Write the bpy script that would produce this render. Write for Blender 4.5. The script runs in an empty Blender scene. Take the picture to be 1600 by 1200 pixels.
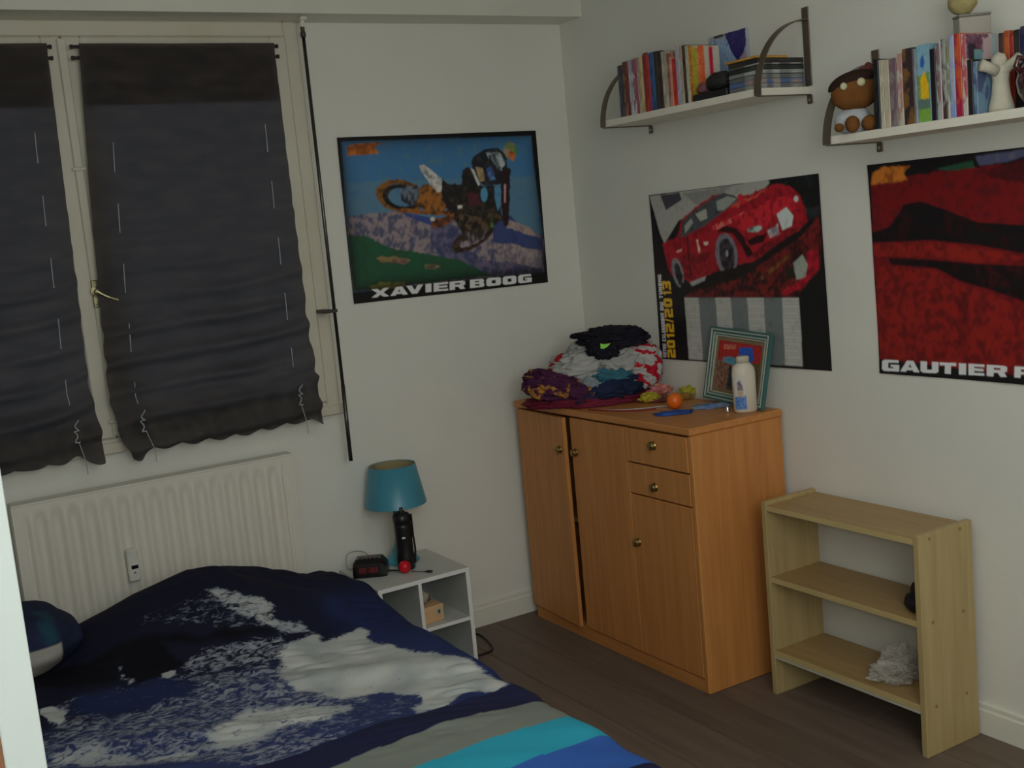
import bpy, bmesh, math, random
import numpy as np
from mathutils import Vector, Matrix, noise
rnd = random.Random(7)
SC = bpy.context.scene
COL = SC.collection
PI = math.pi

# ------------------------------------------------------------------ camera, world, lights, exposure
cam = bpy.data.cameras.new('camera'); cam.sensor_width = 36.0; cam.lens = 40.29; cam.clip_start = 0.05
co = bpy.data.objects.new('camera', cam); COL.objects.link(co)
Rr = Vector((0.852173, -0.514935, -0.09297)); Ru = Vector((0.15035, 0.07078, 0.986096)); Rf = Vector((0.501194, 0.854302, -0.137737))
mw = Matrix((Rr, Ru, -Rf)).transposed().to_4x4(); mw.translation = Vector((-2.7161, -3.9822, 1.6)); co.matrix_world = mw
SC.camera = co
SC.view_settings.view_transform = 'Standard'
SC.view_settings.look = 'None'
SC.view_settings.exposure = 0.0
SC.view_settings.gamma = 1.0
SC.view_settings.use_curve_mapping = False
w = bpy.data.worlds.new('dusk_sky'); SC.world = w; w.use_nodes = True
w.node_tree.nodes['Background'].inputs[0].default_value = (0.42, 0.5, 0.62, 1)
w.node_tree.nodes['Background'].inputs[1].default_value = 0.42

def area(name, loc, target, sx, sy, power, col):
    l = bpy.data.lights.new(name, 'AREA'); l.shape = 'RECTANGLE'; l.size = sx; l.size_y = sy; l.energy = power; l.color = col
    o = bpy.data.objects.new(name, l); COL.objects.link(o); o.location = loc
    o.rotation_euler = (Vector(target) - Vector(loc)).to_track_quat('-Z', 'Y').to_euler()
    return o
area('rear_fill', (-1.95, -4.38, 1.85), (-.6, -.8, 1.1), 1.2, 1.2, 22.5, (0.97, 0.985, 1.0))  # broad fill added behind the camera to light faces turned that way
area('overhead_fill', (-1.5, -2.3, 2.44), (-1.5, -2.2, 0), 1.2, 1.2, 4.0, (0.97, 0.98, 1.0))  # weak soft fill added overhead for ambient light, no lamp modelled
fl = bpy.data.lights.new('camera_flash', 'POINT'); fl.energy = 14.5; fl.shadow_soft_size = 0.03; fl.color = (0.96, 0.98, 1.0)
fo = bpy.data.objects.new('camera_flash', fl); COL.objects.link(fo); fo.location = (-2.66, -3.98, 1.66)

# ------------------------------------------------------------------ materials
def lin(c):
    out = []
    for v in c:
        v = v / 255.0
        out.append(v / 12.92 if v <= 0.04045 else ((v + 0.055) / 1.055) ** 2.4)
    return out
KA = 2.5
def alb(c, k=KA):
    return tuple(min(0.86, v * k) for v in lin(c)) + (1.0,)
MATS = {}
def mat(name, c1, c2=None, rough=0.6, amt=0.5, scale=12, stretch=(1, 1, 1), bump=0.0, bscale=80, metal=0.0, spec=0.35, coat=0.0, thr=None, k=KA, coord='Object'):
    if name in MATS: return MATS[name]
    m = bpy.data.materials.new(name); m.use_nodes = True
    nt = m.node_tree; N = nt.nodes; L = nt.links
    b = N['Principled BSDF']
    tc = N.new('ShaderNodeTexCoord'); mp = N.new('ShaderNodeMapping'); mp.inputs['Scale'].default_value = stretch
    L.new(tc.outputs[coord], mp.inputs[0])
    if c2 is None: c2 = tuple(v * 0.88 for v in c1)
    nz = N.new('ShaderNodeTexNoise'); nz.inputs['Scale'].default_value = scale; nz.inputs['Detail'].default_value = 3
    L.new(mp.outputs[0], nz.inputs['Vector'])
    rp = N.new('ShaderNodeValToRGB')
    lo, hi = (0.5 - amt / 2, 0.5 + amt / 2) if thr is None else (thr - 0.03, thr + 0.03)
    rp.color_ramp.elements[0].position = lo; rp.color_ramp.elements[1].position = hi
    rp.color_ramp.elements[0].color = alb(c1, k); rp.color_ramp.elements[1].color = alb(c2, k)
    L.new(nz.outputs['Fac'], rp.inputs[0]); L.new(rp.outputs[0], b.inputs['Base Color'])
    b.inputs['Roughness'].default_value = rough; b.inputs['Metallic'].default_value = metal
    b.inputs['Specular IOR Level'].default_value = spec; b.inputs['Coat Weight'].default_value = coat
    if bump:
        n2 = N.new('ShaderNodeTexNoise'); n2.inputs['Scale'].default_value = bscale; L.new(mp.outputs[0], n2.inputs['Vector'])
        bp = N.new('ShaderNodeBump'); bp.inputs['Strength'].default_value = bump; bp.inputs['Distance'].default_value = 0.004
        L.new(n2.outputs['Fac'], bp.inputs['Height']); L.new(bp.outputs[0], b.inputs['Normal'])
    MATS[name] = m
    return m
def stripes(name, c1, c2, scale=30, dist=2.0, rough=0.8, direction='DIAGONAL', thr=0.5):
    m = bpy.data.materials.new(name); m.use_nodes = True
    nt = m.node_tree; N = nt.nodes; L = nt.links; b = N['Principled BSDF']
    tc = N.new('ShaderNodeTexCoord'); wv = N.new('ShaderNodeTexWave'); wv.bands_direction = direction
    wv.inputs['Scale'].default_value = scale; wv.inputs['Distortion'].default_value = dist; wv.inputs['Detail Scale'].default_value = 2
    L.new(tc.outputs['Object'], wv.inputs['Vector'])
    rp = N.new('ShaderNodeValToRGB'); rp.color_ramp.elements[0].position = thr - 0.06; rp.color_ramp.elements[1].position = thr + 0.06
    rp.color_ramp.elements[0].color = alb(c1); rp.color_ramp.elements[1].color = alb(c2)
    L.new(wv.outputs['Fac'], rp.inputs[0]); L.new(rp.outputs[0], b.inputs['Base Color'])
    b.inputs['Roughness'].default_value = rough; b.inputs['Specular IOR Level'].default_value = 0.15
    return m
def attr_mat(name, rough=0.5, spec=0.3, coat=0.0):
    m = bpy.data.materials.new(name); m.use_nodes = True
    nt = m.node_tree; b = nt.nodes['Principled BSDF']
    a = nt.nodes.new('ShaderNodeAttribute'); a.attribute_name = 'Print'
    nt.links.new(a.outputs['Color'], b.inputs['Base Color'])
    b.inputs['Roughness'].default_value = rough; b.inputs['Specular IOR Level'].default_value = spec; b.inputs['Coat Weight'].default_value = coat
    return m

WALL = mat('painted_wall', (124, 124, 118), (121, 121, 115), rough=0.75, amt=0.6, scale=3, bump=0.15, bscale=160, k=4.0)
WHITE = mat('white_gloss_paint', (122, 122, 114), (118, 118, 110), rough=0.4, scale=5, k=4.0)
CREAM = mat('cream_window_paint', (116, 114, 104), (110, 107, 94), rough=0.45, scale=5, k=4.0)
RADW = mat('radiator_enamel', (122, 120, 112), (118, 116, 108), rough=0.35, scale=3, k=4.0)
CEIL = mat('ceiling_paint', (124, 124, 118), rough=0.8, k=4.0)

# ------------------------------------------------------------------ mesh helpers
class MB:
    def __init__(s): s.bm = bmesh.new()
    def box(s, x0, x1, y0, y1, z0, z1, bev=0.0, M=None):
        bm = s.bm
        vs = [bm.verts.new((x, y, z)) for x in (x0, x1) for y in (y0, y1) for z in (z0, z1)]
        fs = [bm.faces.new([vs[i] for i in f]) for f in ((0, 1, 3, 2), (4, 6, 7, 5), (0, 4, 5, 1), (2, 3, 7, 6), (0, 2, 6, 4), (1, 5, 7, 3))]
        if M is not None:
            for v in vs: v.co = M @ v.co
        if bev:
            es = list({e for f in fs for e in f.edges})
            bmesh.ops.bevel(bm, geom=es, offset=bev, segments=1, affect='EDGES', profile=0.5)
        return s
    def poly(s, pts2, fn, t0, t1):
        """prism: 2d outline extruded, fn(a,b,t)->xyz"""
        A = [s.bm.verts.new(fn(a, b, t0)) for a, b in pts2]; B = [s.bm.verts.new(fn(a, b, t1)) for a, b in pts2]
        n = len(A)
        s.bm.faces.new(A[::-1]); s.bm.faces.new(B)
        for i in range(n): s.bm.faces.new((A[i], A[(i + 1) % n], B[(i + 1) % n], B[i]))
        return s
    def tube(s, pts, r, seg=8, caps=True):
        pts = [Vector(p) for p in pts]; n = len(pts)
        rs = r if isinstance(r, (list, tuple)) else [r] * n
        rings = []; up = None
        for i, p in enumerate(pts):
            t = (pts[min(i + 1, n - 1)] - pts[max(i - 1, 0)]).normalized()
            if up is None:
                up = t.orthogonal().normalized()
            up = (up - t * up.dot(t)).normalized(); sd = t.cross(up)
            rings.append([s.bm.verts.new(p + (up * math.cos(a) + sd * math.sin(a)) * rs[i]) for a in [2 * PI * k / seg for k in range(seg)]])
        for a, b in zip(rings, rings[1:]):
            for k in range(seg): s.bm.faces.new((a[k], a[(k + 1) % seg], b[(k + 1) % seg], b[k]))
        if caps: s.bm.faces.new(rings[0][::-1]); s.bm.faces.new(rings[-1])
        return s
    def lathe(s, c, prof, seg=32, axis=None, caps=True):
        c = Vector(c); Q = Matrix.Identity(3) if axis is None else Vector((0, 0, 1)).rotation_difference(Vector(axis)).to_matrix()
        rings = []
        for r, z in prof:
            rings.append([s.bm.verts.new(c + Q @ Vector((r * math.cos(a), r * math.sin(a), z))) for a in [2 * PI * k / seg for k in range(seg)]])
        for a, b in zip(rings, rings[1:]):
            for k in range(seg): s.bm.faces.new((a[k], a[(k + 1) % seg], b[(k + 1) % seg], b[k]))
        if caps: s.bm.faces.new(rings[0][::-1]); s.bm.faces.new(rings[-1])
        return s
    def ell(s, c, rx, ry, rz, M=None, seg=20, rings=12, fn=None):
        c = Vector(c); R = []
        for i in range(rings + 1):
            ph = -PI / 2 + PI * i / rings
            if i in (0, rings): pts = [Vector((0, 0, math.sin(ph)))]
            else: pts = [Vector((math.cos(ph) * math.cos(a), math.cos(ph) * math.sin(a), math.sin(ph))) for a in [2 * PI * k / seg for k in range(seg)]]
            row = []
            for q in pts:
                if fn: q = fn(q)
                q = Vector((q.x * rx, q.y * ry, q.z * rz))
                if M is not None: q = M @ q
                row.append(s.bm.verts.new(c + q))
            R.append(row)
        for a, b in zip(R, R[1:]):
            for k in range(seg):
                k2 = (k + 1) % seg
                if len(a) == 1: s.bm.faces.new((a[0], b[k2], b[k]))
                elif len(b) == 1: s.bm.faces.new((a[k], a[k2], b[0]))
                else: s.bm.faces.new((a[k], a[k2], b[k2], b[k]))
        return s
    def grid(s, fn, nu, nv):
        V = [[s.bm.verts.new(fn(i / nu, j / nv)) for j in range(nv + 1)] for i in range(nu + 1)]
        for i in range(nu):
            for j in range(nv): s.bm.faces.new((V[i][j], V[i + 1][j], V[i + 1][j + 1], V[i][j + 1]))
        return s
    def obj(s, name, m, parent=None, smooth=False, origin=None, weld=False):
        if weld: bmesh.ops.remove_doubles(s.bm, verts=s.bm.verts, dist=1e-5)
        bmesh.ops.recalc_face_normals(s.bm, faces=s.bm.faces)
        me = bpy.data.meshes.new(name)
        if parent is not None:
            org = Vector(parent['org'])
        else:
            if origin is None:
                xs = [v.co for v in s.bm.verts]
                origin = (sum(v.x for v in xs) / len(xs), sum(v.y for v in xs) / len(xs), min(v.z for v in xs))
            org = Vector(origin)
        for v in s.bm.verts: v.co -= org
        s.bm.to_mesh(me); s.bm.free()
        if smooth:
            for p in me.polygons: p.use_smooth = True
        me.materials.append(m)
        o = bpy.data.objects.new(name, me); COL.objects.link(o)
        if parent is not None: o.parent = parent
        else: o.location = org
        o['org'] = tuple(org)
        return o
def thing(name, loc, label=None, cat=None, group=None, kind=None):
    o = bpy.data.objects.new(name, None); COL.objects.link(o); o.location = loc; o['org'] = tuple(loc); o.empty_display_size = 0.05
    return tag(o, label, cat, group, kind)
def tag(o, label=None, cat=None, group=None, kind=None):
    if label: o['label'] = label
    if cat: o['category'] = cat
    if group: o['group'] = group
    if kind: o['kind'] = kind
    return o
def sm(t):
    t = np.clip(t, 0, 1); return t * t * (3 - 2 * t)
# a local frame turned 31 degrees from the window wall: e along the pile, n away from the room's middle
EX = Vector((0.856, -0.517, 0)); EN = Vector((0.517, 0.856, 0))
FR = Matrix((EX, EN, Vector((0, 0, 1)))).transposed()
def fr(O, r, d, z): return Vector((O[0], O[1], 0)) + EX * r + EN * d + Vector((0, 0, z))

# ------------------------------------------------------------------ flat prints (posters): a grid of vertices with a colour each
def inside(P, U, V):
    c = np.zeros(U.shape, bool); n = len(P)
    for i in range(n):
        x0, y0 = P[i]; x1, y1 = P[(i + 1) % n]
        if y0 == y1: continue
        m = ((y0 > V) != (y1 > V)) & (U < (x1 - x0) * (V - y0) / (y1 - y0) + x0)
        c ^= m
    return c
def vnoise(U, V, sc, seed):
    r = np.random.RandomState(seed); g = r.rand(64, 64)
    x = U * sc; y = V * sc; xi = np.floor(x).astype(int); yi = np.floor(y).astype(int); fx = x - xi; fy = y - yi
    fx = fx * fx * (3 - 2 * fx); fy = fy * fy * (3 - 2 * fy)
    G = lambda a, b: g[a % 64, b % 64]
    return (G(xi, yi) * (1 - fx) + G(xi + 1, yi) * fx) * (1 - fy) + (G(xi, yi + 1) * (1 - fx) + G(xi + 1, yi + 1) * fx) * fy
GL = {  # heavy wide capitals: filled outlines then holes, in a unit box, y down
 'X': ([[(0,0),(.32,0),(.5,.28),(.68,0),(1,0),(.67,.5),(1,1),(.68,1),(.5,.72),(.32,1),(0,1),(.33,.5)]], []),
 'A': ([[(.33,0),(.67,0),(1,1),(.7,1),(.65,.84),(.35,.84),(.3,1),(0,1)]], [[(.5,.26),(.58,.6),(.42,.6)]]),
 'V': ([[(0,0),(.32,0),(.5,.62),(.68,0),(1,0),(.66,1),(.34,1)]], []),
 'I': ([[(0.05,0),(.95,0),(.95,1),(.05,1)]], []),
 'E': ([[(0,0),(1,0),(1,.22),(.36,.22),(.36,.39),(.95,.39),(.95,.6),(.36,.6),(.36,.78),(1,.78),(1,1),(0,1)]], []),
 'R': ([[(0,0),(.85,0),(1,.12),(1,.48),(.86,.6),(1,1),(.68,1),(.55,.66),(.34,.66),(.34,1),(0,1)]], [[(.34,.22),(.68,.22),(.68,.42),(.34,.42)]]),
 'B': ([[(0,0),(.85,0),(.97,.12),(.97,.4),(.9,.48),(1,.58),(1,.88),(.88,1),(0,1)]], [[(.34,.2),(.64,.2),(.64,.38),(.34,.38)],[(.34,.58),(.66,.58),(.66,.8),(.34,.8)]]),
 'O': ([[(.14,0),(.86,0),(1,.15),(1,.85),(.86,1),(.14,1),(0,.85),(0,.15)]], [[(.36,.3),(.64,.3),(.64,.7),(.36,.7)]]),
 'G': ([[(.14,0),(.95,0),(.95,.24),(.38,.24),(.36,.3),(.36,.7),(.4,.74),(.66,.74),(.66,.6),(.5,.6),(.5,.42),(1,.42),(1,1),(.14,1),(0,.85),(0,.15)]], []),
 'U': ([[(0,0),(.36,0),(.36,.72),(.64,.72),(.64,0),(1,0),(1,.85),(.86,1),(.14,1),(0,.85)]], []),
 'T': ([[(0,0),(1,0),(1,.26),(.68,.26),(.68,1),(.32,1),(.32,.26),(0,.26)]], []),
 'P': ([[(0,0),(.86,0),(1,.14),(1,.54),(.86,.68),(.36,.68),(.36,1),(0,1)]], [[(.36,.22),(.66,.22),(.66,.46),(.36,.46)]]),
 'L': ([[(0,0),(.36,0),(.36,.74),(1,.74),(1,1),(0,1)]], []),
 'N': ([[(0,0),(.36,0),(.66,.5),(.66,0),(1,0),(1,1),(.66,1),(.34,.5),(.34,1),(0,1)]], []),
 'C': ([[(.14,0),(1,0),(1,.26),(.36,.26),(.36,.74),(1,.74),(1,1),(.14,1),(0,.85),(0,.15)]], []),
 'D': ([[(0,0),(.82,0),(1,.18),(1,.82),(.82,1),(0,1)]], [[(.36,.26),(.64,.26),(.64,.74),(.36,.74)]]),
 '0': ([[(.14,0),(.86,0),(1,.15),(1,.85),(.86,1),(.14,1),(0,.85),(0,.15)]], [[(.36,.26),(.64,.26),(.64,.74),(.36,.74)]]),
 '1': ([[(.1,.2),(.5,0),(.85,0),(.85,1),(.4,1),(.4,.3),(.1,.36)]], []),
 '2': ([[(0,0),(.86,0),(1,.14),(1,.5),(.88,.6),(.36,.62),(.36,.76),(1,.76),(1,1),(0,1),(0,.5),(.12,.4),(.64,.38),(.64,.24),(0,.24)]], []),
 '3': ([[(0,0),(.88,0),(1,.12),(1,.4),(.92,.5),(1,.6),(1,.88),(.88,1),(0,1),(0,.76),(.64,.76),(.64,.62),(.2,.62),(.2,.38),(.64,.38),(.64,.24),(0,.24)]], []),
 '/': ([[(.6,0),(1,0),(.4,1),(0,1)]], []),
}
def bil(q, p):
    (a, b, c, d) = q; x, y = p
    return ((a[0]*(1-x)+b[0]*x)*(1-y)+(d[0]*(1-x)+c[0]*x)*y, (a[1]*(1-x)+b[1]*x)*(1-y)+(d[1]*(1-x)+c[1]*x)*y)
def blur(img, n):
    for _ in range(n):
        s = img.copy(); s[1:-1, 1:-1] = (img[1:-1, 1:-1] * 4 + img[:-2, 1:-1] + img[2:, 1:-1] + img[1:-1, :-2] + img[1:-1, 2:]) / 8; img = s
    return img
def rasterise(art, nu, nv, base, aspect=1.4, rim=0):
    U, V = np.meshgrid((np.arange(nu + 1)) / nu, (np.arange(nv + 1)) / nv, indexing='ij')
    img = np.zeros((nu + 1, nv + 1, 3)); img[:] = lin(base)
    blurred = False
    for k, (kind, col, P, n, c2) in enumerate(sorted(art, key=lambda a: a[0] == 'T')):
        if kind == 'T' and not blurred:
            img = blur(img, 3); blurred = True
            if rim:   # the dark printed rim round the picture
                dd = np.minimum(np.minimum(U, 1 - U) * aspect, np.minimum(V, .93 - V))
                img *= (1 - rim * np.exp(-(np.maximum(dd - .02, 0) / .045)))[..., None]
        if kind == 'P':
            us = [p[0] for p in P]; vs = [p[1] for p in P]
            i0, i1 = max(0, int(min(us) * nu) - 1), min(nu + 1, int(max(us) * nu) + 2); j0, j1 = max(0, int(min(vs) * nv) - 1), min(nv + 1, int(max(vs) * nv) + 2)
            if i1 <= i0 or j1 <= j0: continue
            u = U[i0:i1, j0:j1]; v = V[i0:i1, j0:j1]
            if n > .22:
                wu = u + (vnoise(u * aspect, v, 48, k + 3) - .5) * .008; wv = v + (vnoise(u * aspect, v, 48, k + 9) - .5) * .011
            else: wu, wv = u, v
            m = inside(P, wu, wv)
            c = np.array(lin(col))
            if n and c2:
                t = .5 * vnoise(u * aspect, v, 30, k) + .5 * vnoise(u * aspect + .3, v * .8 + u * .4, 66, k + 50)
                lo = .5 + (0.5 - n) * 0.5
                t = sm((t - lo) / .42 + .5)[..., None]
                cc = c * (1 - t) + np.array(lin(c2)) * t
            else: cc = np.broadcast_to(c, u.shape + (3,))
            img[i0:i1, j0:j1][m] = cc[m]
        else:
            F, Hs = GL[n]
            acc = np.zeros(U.shape)
            us = [p[0] for p in P]; vs = [p[1] for p in P]
            i0, i1 = max(0, int(min(us) * nu) - 1), min(nu + 1, int(max(us) * nu) + 2); j0, j1 = max(0, int(min(vs) * nv) - 1), min(nv + 1, int(max(vs) * nv) + 2)
            if i1 <= i0 or j1 <= j0: continue
            u = U[i0:i1, j0:j1]; v = V[i0:i1, j0:j1]; cov = np.zeros(u.shape)
            for du in (-.33, 0, .33):
                for dv in (-.33, 0, .33):
                    m = np.zeros(u.shape, bool)
                    for f in F: m |= inside([bil(P, q) for q in f], u + du / nu, v + dv / nv)
                    for h in Hs: m &= ~inside([bil(P, q) for q in h], u + du / nu, v + dv / nv)
                    cov += m / 9.0
            cov = cov[..., None]
            img[i0:i1, j0:j1] = img[i0:i1, j0:j1] * (1 - cov) + np.array(lin(col)) * cov
    s = blur(img, 1)
    return np.clip(s * KA, 0, .86)
def grid_mesh(name, P, colors, m, extra=None):
    """P (nu+1,nv+1,3) points -> one smooth mesh with the attribute Print"""
    a, b = P.shape[:2]
    me = bpy.data.meshes.new(name)
    me.vertices.add(a * b); me.vertices.foreach_set('co', P.reshape(-1).astype(np.float32))
    I = np.arange(a * b).reshape(a, b)
    Q = np.stack([I[:-1, :-1], I[:-1, 1:], I[1:, 1:], I[1:, :-1]], -1).reshape(-1, 4)
    nf = len(Q)
    me.loops.add(nf * 4); me.loops.foreach_set('vertex_index', Q.reshape(-1).astype(np.int32))
    me.polygons.add(nf); me.polygons.foreach_set('loop_start', (np.arange(nf) * 4).astype(np.int32))
    me.update(calc_edges=True); me.validate()
    me.polygons.foreach_set('use_smooth', np.ones(nf, bool))
    if colors is not None:
        at = me.attributes.new('Print', 'FLOAT_COLOR', 'POINT')
        c4 = np.ones((a * b, 4), np.float32); c4[:, :3] = colors.reshape(-1, 3); at.data.foreach_set('color', c4.reshape(-1))
    if extra:
        for k, v in extra.items():
            at = me.attributes.new(k, 'FLOAT', 'POINT'); at.data.foreach_set('value', v.reshape(-1).astype(np.float32))
    me.materials.append(m)
    o = bpy.data.objects.new(name, me); COL.objects.link(o)
    return o

# ------------------------------------------------------------------ the room
H = 2.5
S = lambda o: tag(o, kind='structure')
FLOORM = mat('dark_underlay', (30, 28, 26), rough=0.9)
fl_o = S(MB().box(-2.86, 0, -4.5, 0, -0.08, -0.008).obj('floor', FLOORM, origin=(-1.4, -2.2, -0.08)))
def plank_mat():
    m = bpy.data.materials.new('grey_oak_laminate'); m.use_nodes = True
    nt = m.node_tree; N = nt.nodes; L = nt.links; b = N['Principled BSDF']
    oi = N.new('ShaderNodeObjectInfo'); tc = N.new('ShaderNodeTexCoord'); mp = N.new('ShaderNodeMapping'); mp.inputs['Scale'].default_value = (14, 1.0, 1)
    L.new(tc.outputs['Object'], mp.inputs[0])
    cm = N.new('ShaderNodeCombineXYZ'); L.new(oi.outputs['Random'], cm.inputs[0]); L.new(oi.outputs['Random'], cm.inputs[2])
    sc = N.new('ShaderNodeVectorMath'); sc.operation = 'SCALE'; sc.inputs['Scale'].default_value = 37; L.new(cm.outputs[0], sc.inputs[0])
    ad = N.new('ShaderNodeVectorMath'); L.new(mp.outputs[0], ad.inputs[0]); L.new(sc.outputs[0], ad.inputs[1])
    nz = N.new('ShaderNodeTexNoise'); nz.inputs['Scale'].default_value = 2.2; nz.inputs['Detail'].default_value = 5; L.new(ad.outputs[0], nz.inputs['Vector'])
    rp = N.new('ShaderNodeValToRGB'); rp.color_ramp.elements[0].position = .3; rp.color_ramp.elements[1].position = .72
    rp.color_ramp.elements[0].color = alb((66, 56, 48)); rp.color_ramp.elements[1].color = alb((77, 67, 58))
    L.new(nz.outputs['Fac'], rp.inputs[0])
    mx = N.new('ShaderNodeMix'); mx.data_type = 'RGBA'; mx.blend_type = 'MULTIPLY'; mx.inputs[0].default_value = 1
    rg = N.new('ShaderNodeMapRange'); rg.inputs['To Min'].default_value = .86; rg.inputs['To Max'].default_value = 1.08; L.new(oi.outputs['Random'], rg.inputs[0])
    L.new(rp.outputs[0], mx.inputs[6]); L.new(rg.outputs[0], mx.inputs[7]); L.new(mx.outputs[2], b.inputs['Base Color'])
    b.inputs['Roughness'].default_value = .5; b.inputs['Specular IOR Level'].default_value = .3
    return m
PM = plank_mat()
pw = 2.86 / 15
for i in range(15):
    x0 = -2.86 + i * pw; y = -rnd.uniform(0.2, 1.25); prev = 0.0
    while True:
        y1 = max(y, -4.5)
        MB().box(x0 + .001, x0 + pw - .001, y1 + .0008, prev - .0008, -0.008, 0.0, bev=.0008).obj('plank', PM, fl_o)
        if y1 <= -4.5: break
        prev = y1; y -= 1.28
S(MB().box(-2.96, 0.1, -4.6, 0.1, H, H + .1).obj('ceiling', CEIL))
S(MB().box(0, 0.12, -4.6, 0.0, 0, H).obj('wall_right', WALL))
S(MB().box(-2.98, -2.86, -4.6, 0.0, 0, H).obj('wall_left', WALL))
S(MB().box(-2.86, 0, -4.62, -4.5, 0, H).obj('wall_front', WALL))
WX0, WX1, WZ0, WZ1 = -2.756, -1.135, 0.985, 2.38
m = MB()
m.box(-2.98, WX0, 0, .22, 0, H); m.box(WX1, 0.12, 0, .22, 0, H); m.box(WX0, WX1, 0, .22, 0, WZ0); m.box(WX0, WX1, 0, .22, WZ1, H)
S(m.obj('wall_back', WALL))
S(MB().box(-2.86, 0, -.163, 0, 2.38, H).obj('trim_1', WHITE))          # boxed-in soffit above the window wall
def skirting(name, pts):
    S(pts.obj(name, WHITE))
SK = [(0, 0), (.014, 0), (.014, .072), (.010, .078), (.010, .090), (0, .094)]
m = MB().poly(SK, lambda a, b, t: (t, -a, b), -2.86, -0.0); skirting('baseboard_back', m)
m = MB().poly(SK, lambda a, b, t: (-a, t, b), -4.5, -0.014); skirting('baseboard_right', m)
m = MB().poly(SK, lambda a, b, t: (-2.86 + a, t, b), -4.5, -0.014); skirting('baseboard_left', m)

# window: frame, two casements, panes
GLASS = bpy.data.materials.new('window_glass'); GLASS.use_nodes = True
nt = GLASS.node_tree; nt.nodes.remove(nt.nodes['Principled BSDF'])
tr = nt.nodes.new('ShaderNodeBsdfTransparent'); gs = nt.nodes.new('ShaderNodeBsdfGlossy'); gs.inputs['Roughness'].default_value = .03
fz = nt.nodes.new('ShaderNodeFresnel'); mxs = nt.nodes.new('ShaderNodeMixShader'); nt.links.new(fz.outputs[0], mxs.inputs[0]); nt.links.new(tr.outputs[0], mxs.inputs[1]); nt.links.new(gs.outputs[0], mxs.inputs[2])
nt.links.new(mxs.outputs[0], nt.nodes['Material Output'].inputs[0])
BRASS = mat('aged_brass', (112, 108, 84), (70, 66, 48), rough=.35, metal=.8, scale=60)
win = S(thing('window_1', (-1.945, 0, WZ0)))
m = MB(); fw = .052
m.box(WX0, WX0 + fw, -.018, .10, WZ0, WZ1, .004); m.box(WX1 - fw, WX1, -.018, .10, WZ0, WZ1, .004)
m.box(WX0 + fw, WX1 - fw, -.018, .10, WZ1 - fw, WZ1, .004); m.box(WX0 + fw, WX1 - fw, -.018, .10, WZ0, WZ0 + .03, .004)
m.obj('window_frame', CREAM, win)
MB().box(WX0 - .01, WX1 + .01, -.03, -.0185, WZ0 - .02, WZ0 + .016, .003).obj('window_sill', CREAM, win)
xm = -1.945
for (a, b) in ((WX0 + fw + .002, xm - .0015), (xm + .0015, WX1 - fw - .002)):
    z0, z1 = WZ0 + .032, WZ1 - fw - .002; sw = .06
    m = MB()
    m.box(a, a + sw, -.03, .03, z0, z1, .004); m.box(b - sw, b, -.03, .03, z0, z1, .004)
    m.box(a + sw, b - sw, -.03, .03, z1 - sw, z1, .004); m.box(a + sw, b - sw, -.03, .03, z0, z0 + .07, .004)
    cs = m.obj('casement', CREAM, win)
    MB().box(a + sw, b - sw, -.002, .002, z0 + .07, z1 - sw).obj('pane', GLASS, cs)
m = MB().box(xm - .014, xm + .014, -.040, -.0305, WZ0 + .04, WZ1 - fw - .01, .003)
for zz in (1.068, 1.9): m.box(xm - .022, xm + .022, -.046, -.0405, zz, zz + .012, .002)
m.obj('meeting_strip', CREAM, win)
m = MB().lathe((xm - .004, -.041, 1.508), [(.017, 0), (.017, .006), (.008, .008), (.007, .03)], 16, axis=(0, -1, 0))
m.lathe((xm - .004, -.041, 1.470), [(.007, 0), (.007, .004), (.003, .005)], 10, axis=(0, -1, 0))
m.box(xm - .016, xm + .008, -.0445, -.0405, 1.455, 1.545, .002)
m.tube([(xm - .004, -.070, 1.508), (xm + .01, -.074, 1.497), (xm + .028, -.078, 1.486), (xm + .055, -.077, 1.474)], [.008, .006, .0055, .007], 10)
m.obj('handle', BRASS, win)

# the open door at the left of the doorway: white edge, brown face
DOORW = mat('door_white_edge', (122, 128, 124), (118, 124, 121), rough=.4, scale=3, k=2.6)
DOORB = mat('door_brown_face', (92, 62, 42), (74, 48, 32), rough=.5, scale=6, stretch=(8, 8, .5))
ang = Vector((-.26, .966, 0)).normalized(); nrm = Vector((-.966, -.26, 0)).normalized()
P0 = Vector((-2.611, -2.95, 0))
Md = Matrix((ang, nrm, Vector((0, 0, 1)))).transposed().to_4x4(); Md.translation = P0
d = S(thing('door_1', P0))
MB().box(0.0, .73, 0, .034, .012, 2.03, .001, M=Md).obj('door_leaf', DOORW, d)
MB().box(0.002, .73, .0341, .038, .012, 2.03, M=Md).obj('door_face', DOORB, d)
m = MB(); hx = (Md @ Vector((.06, .034, 1.02)))
m.lathe(hx, [(.024, 0), (.024, .006), (.009, .008), (.009, .045)], 14, axis=nrm)
m.tube([hx + nrm * .045, hx + nrm * .05 + ang * .05, hx + nrm * .05 + ang * .11], .009, 8)
m.obj('handle', BRASS, d)

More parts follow.
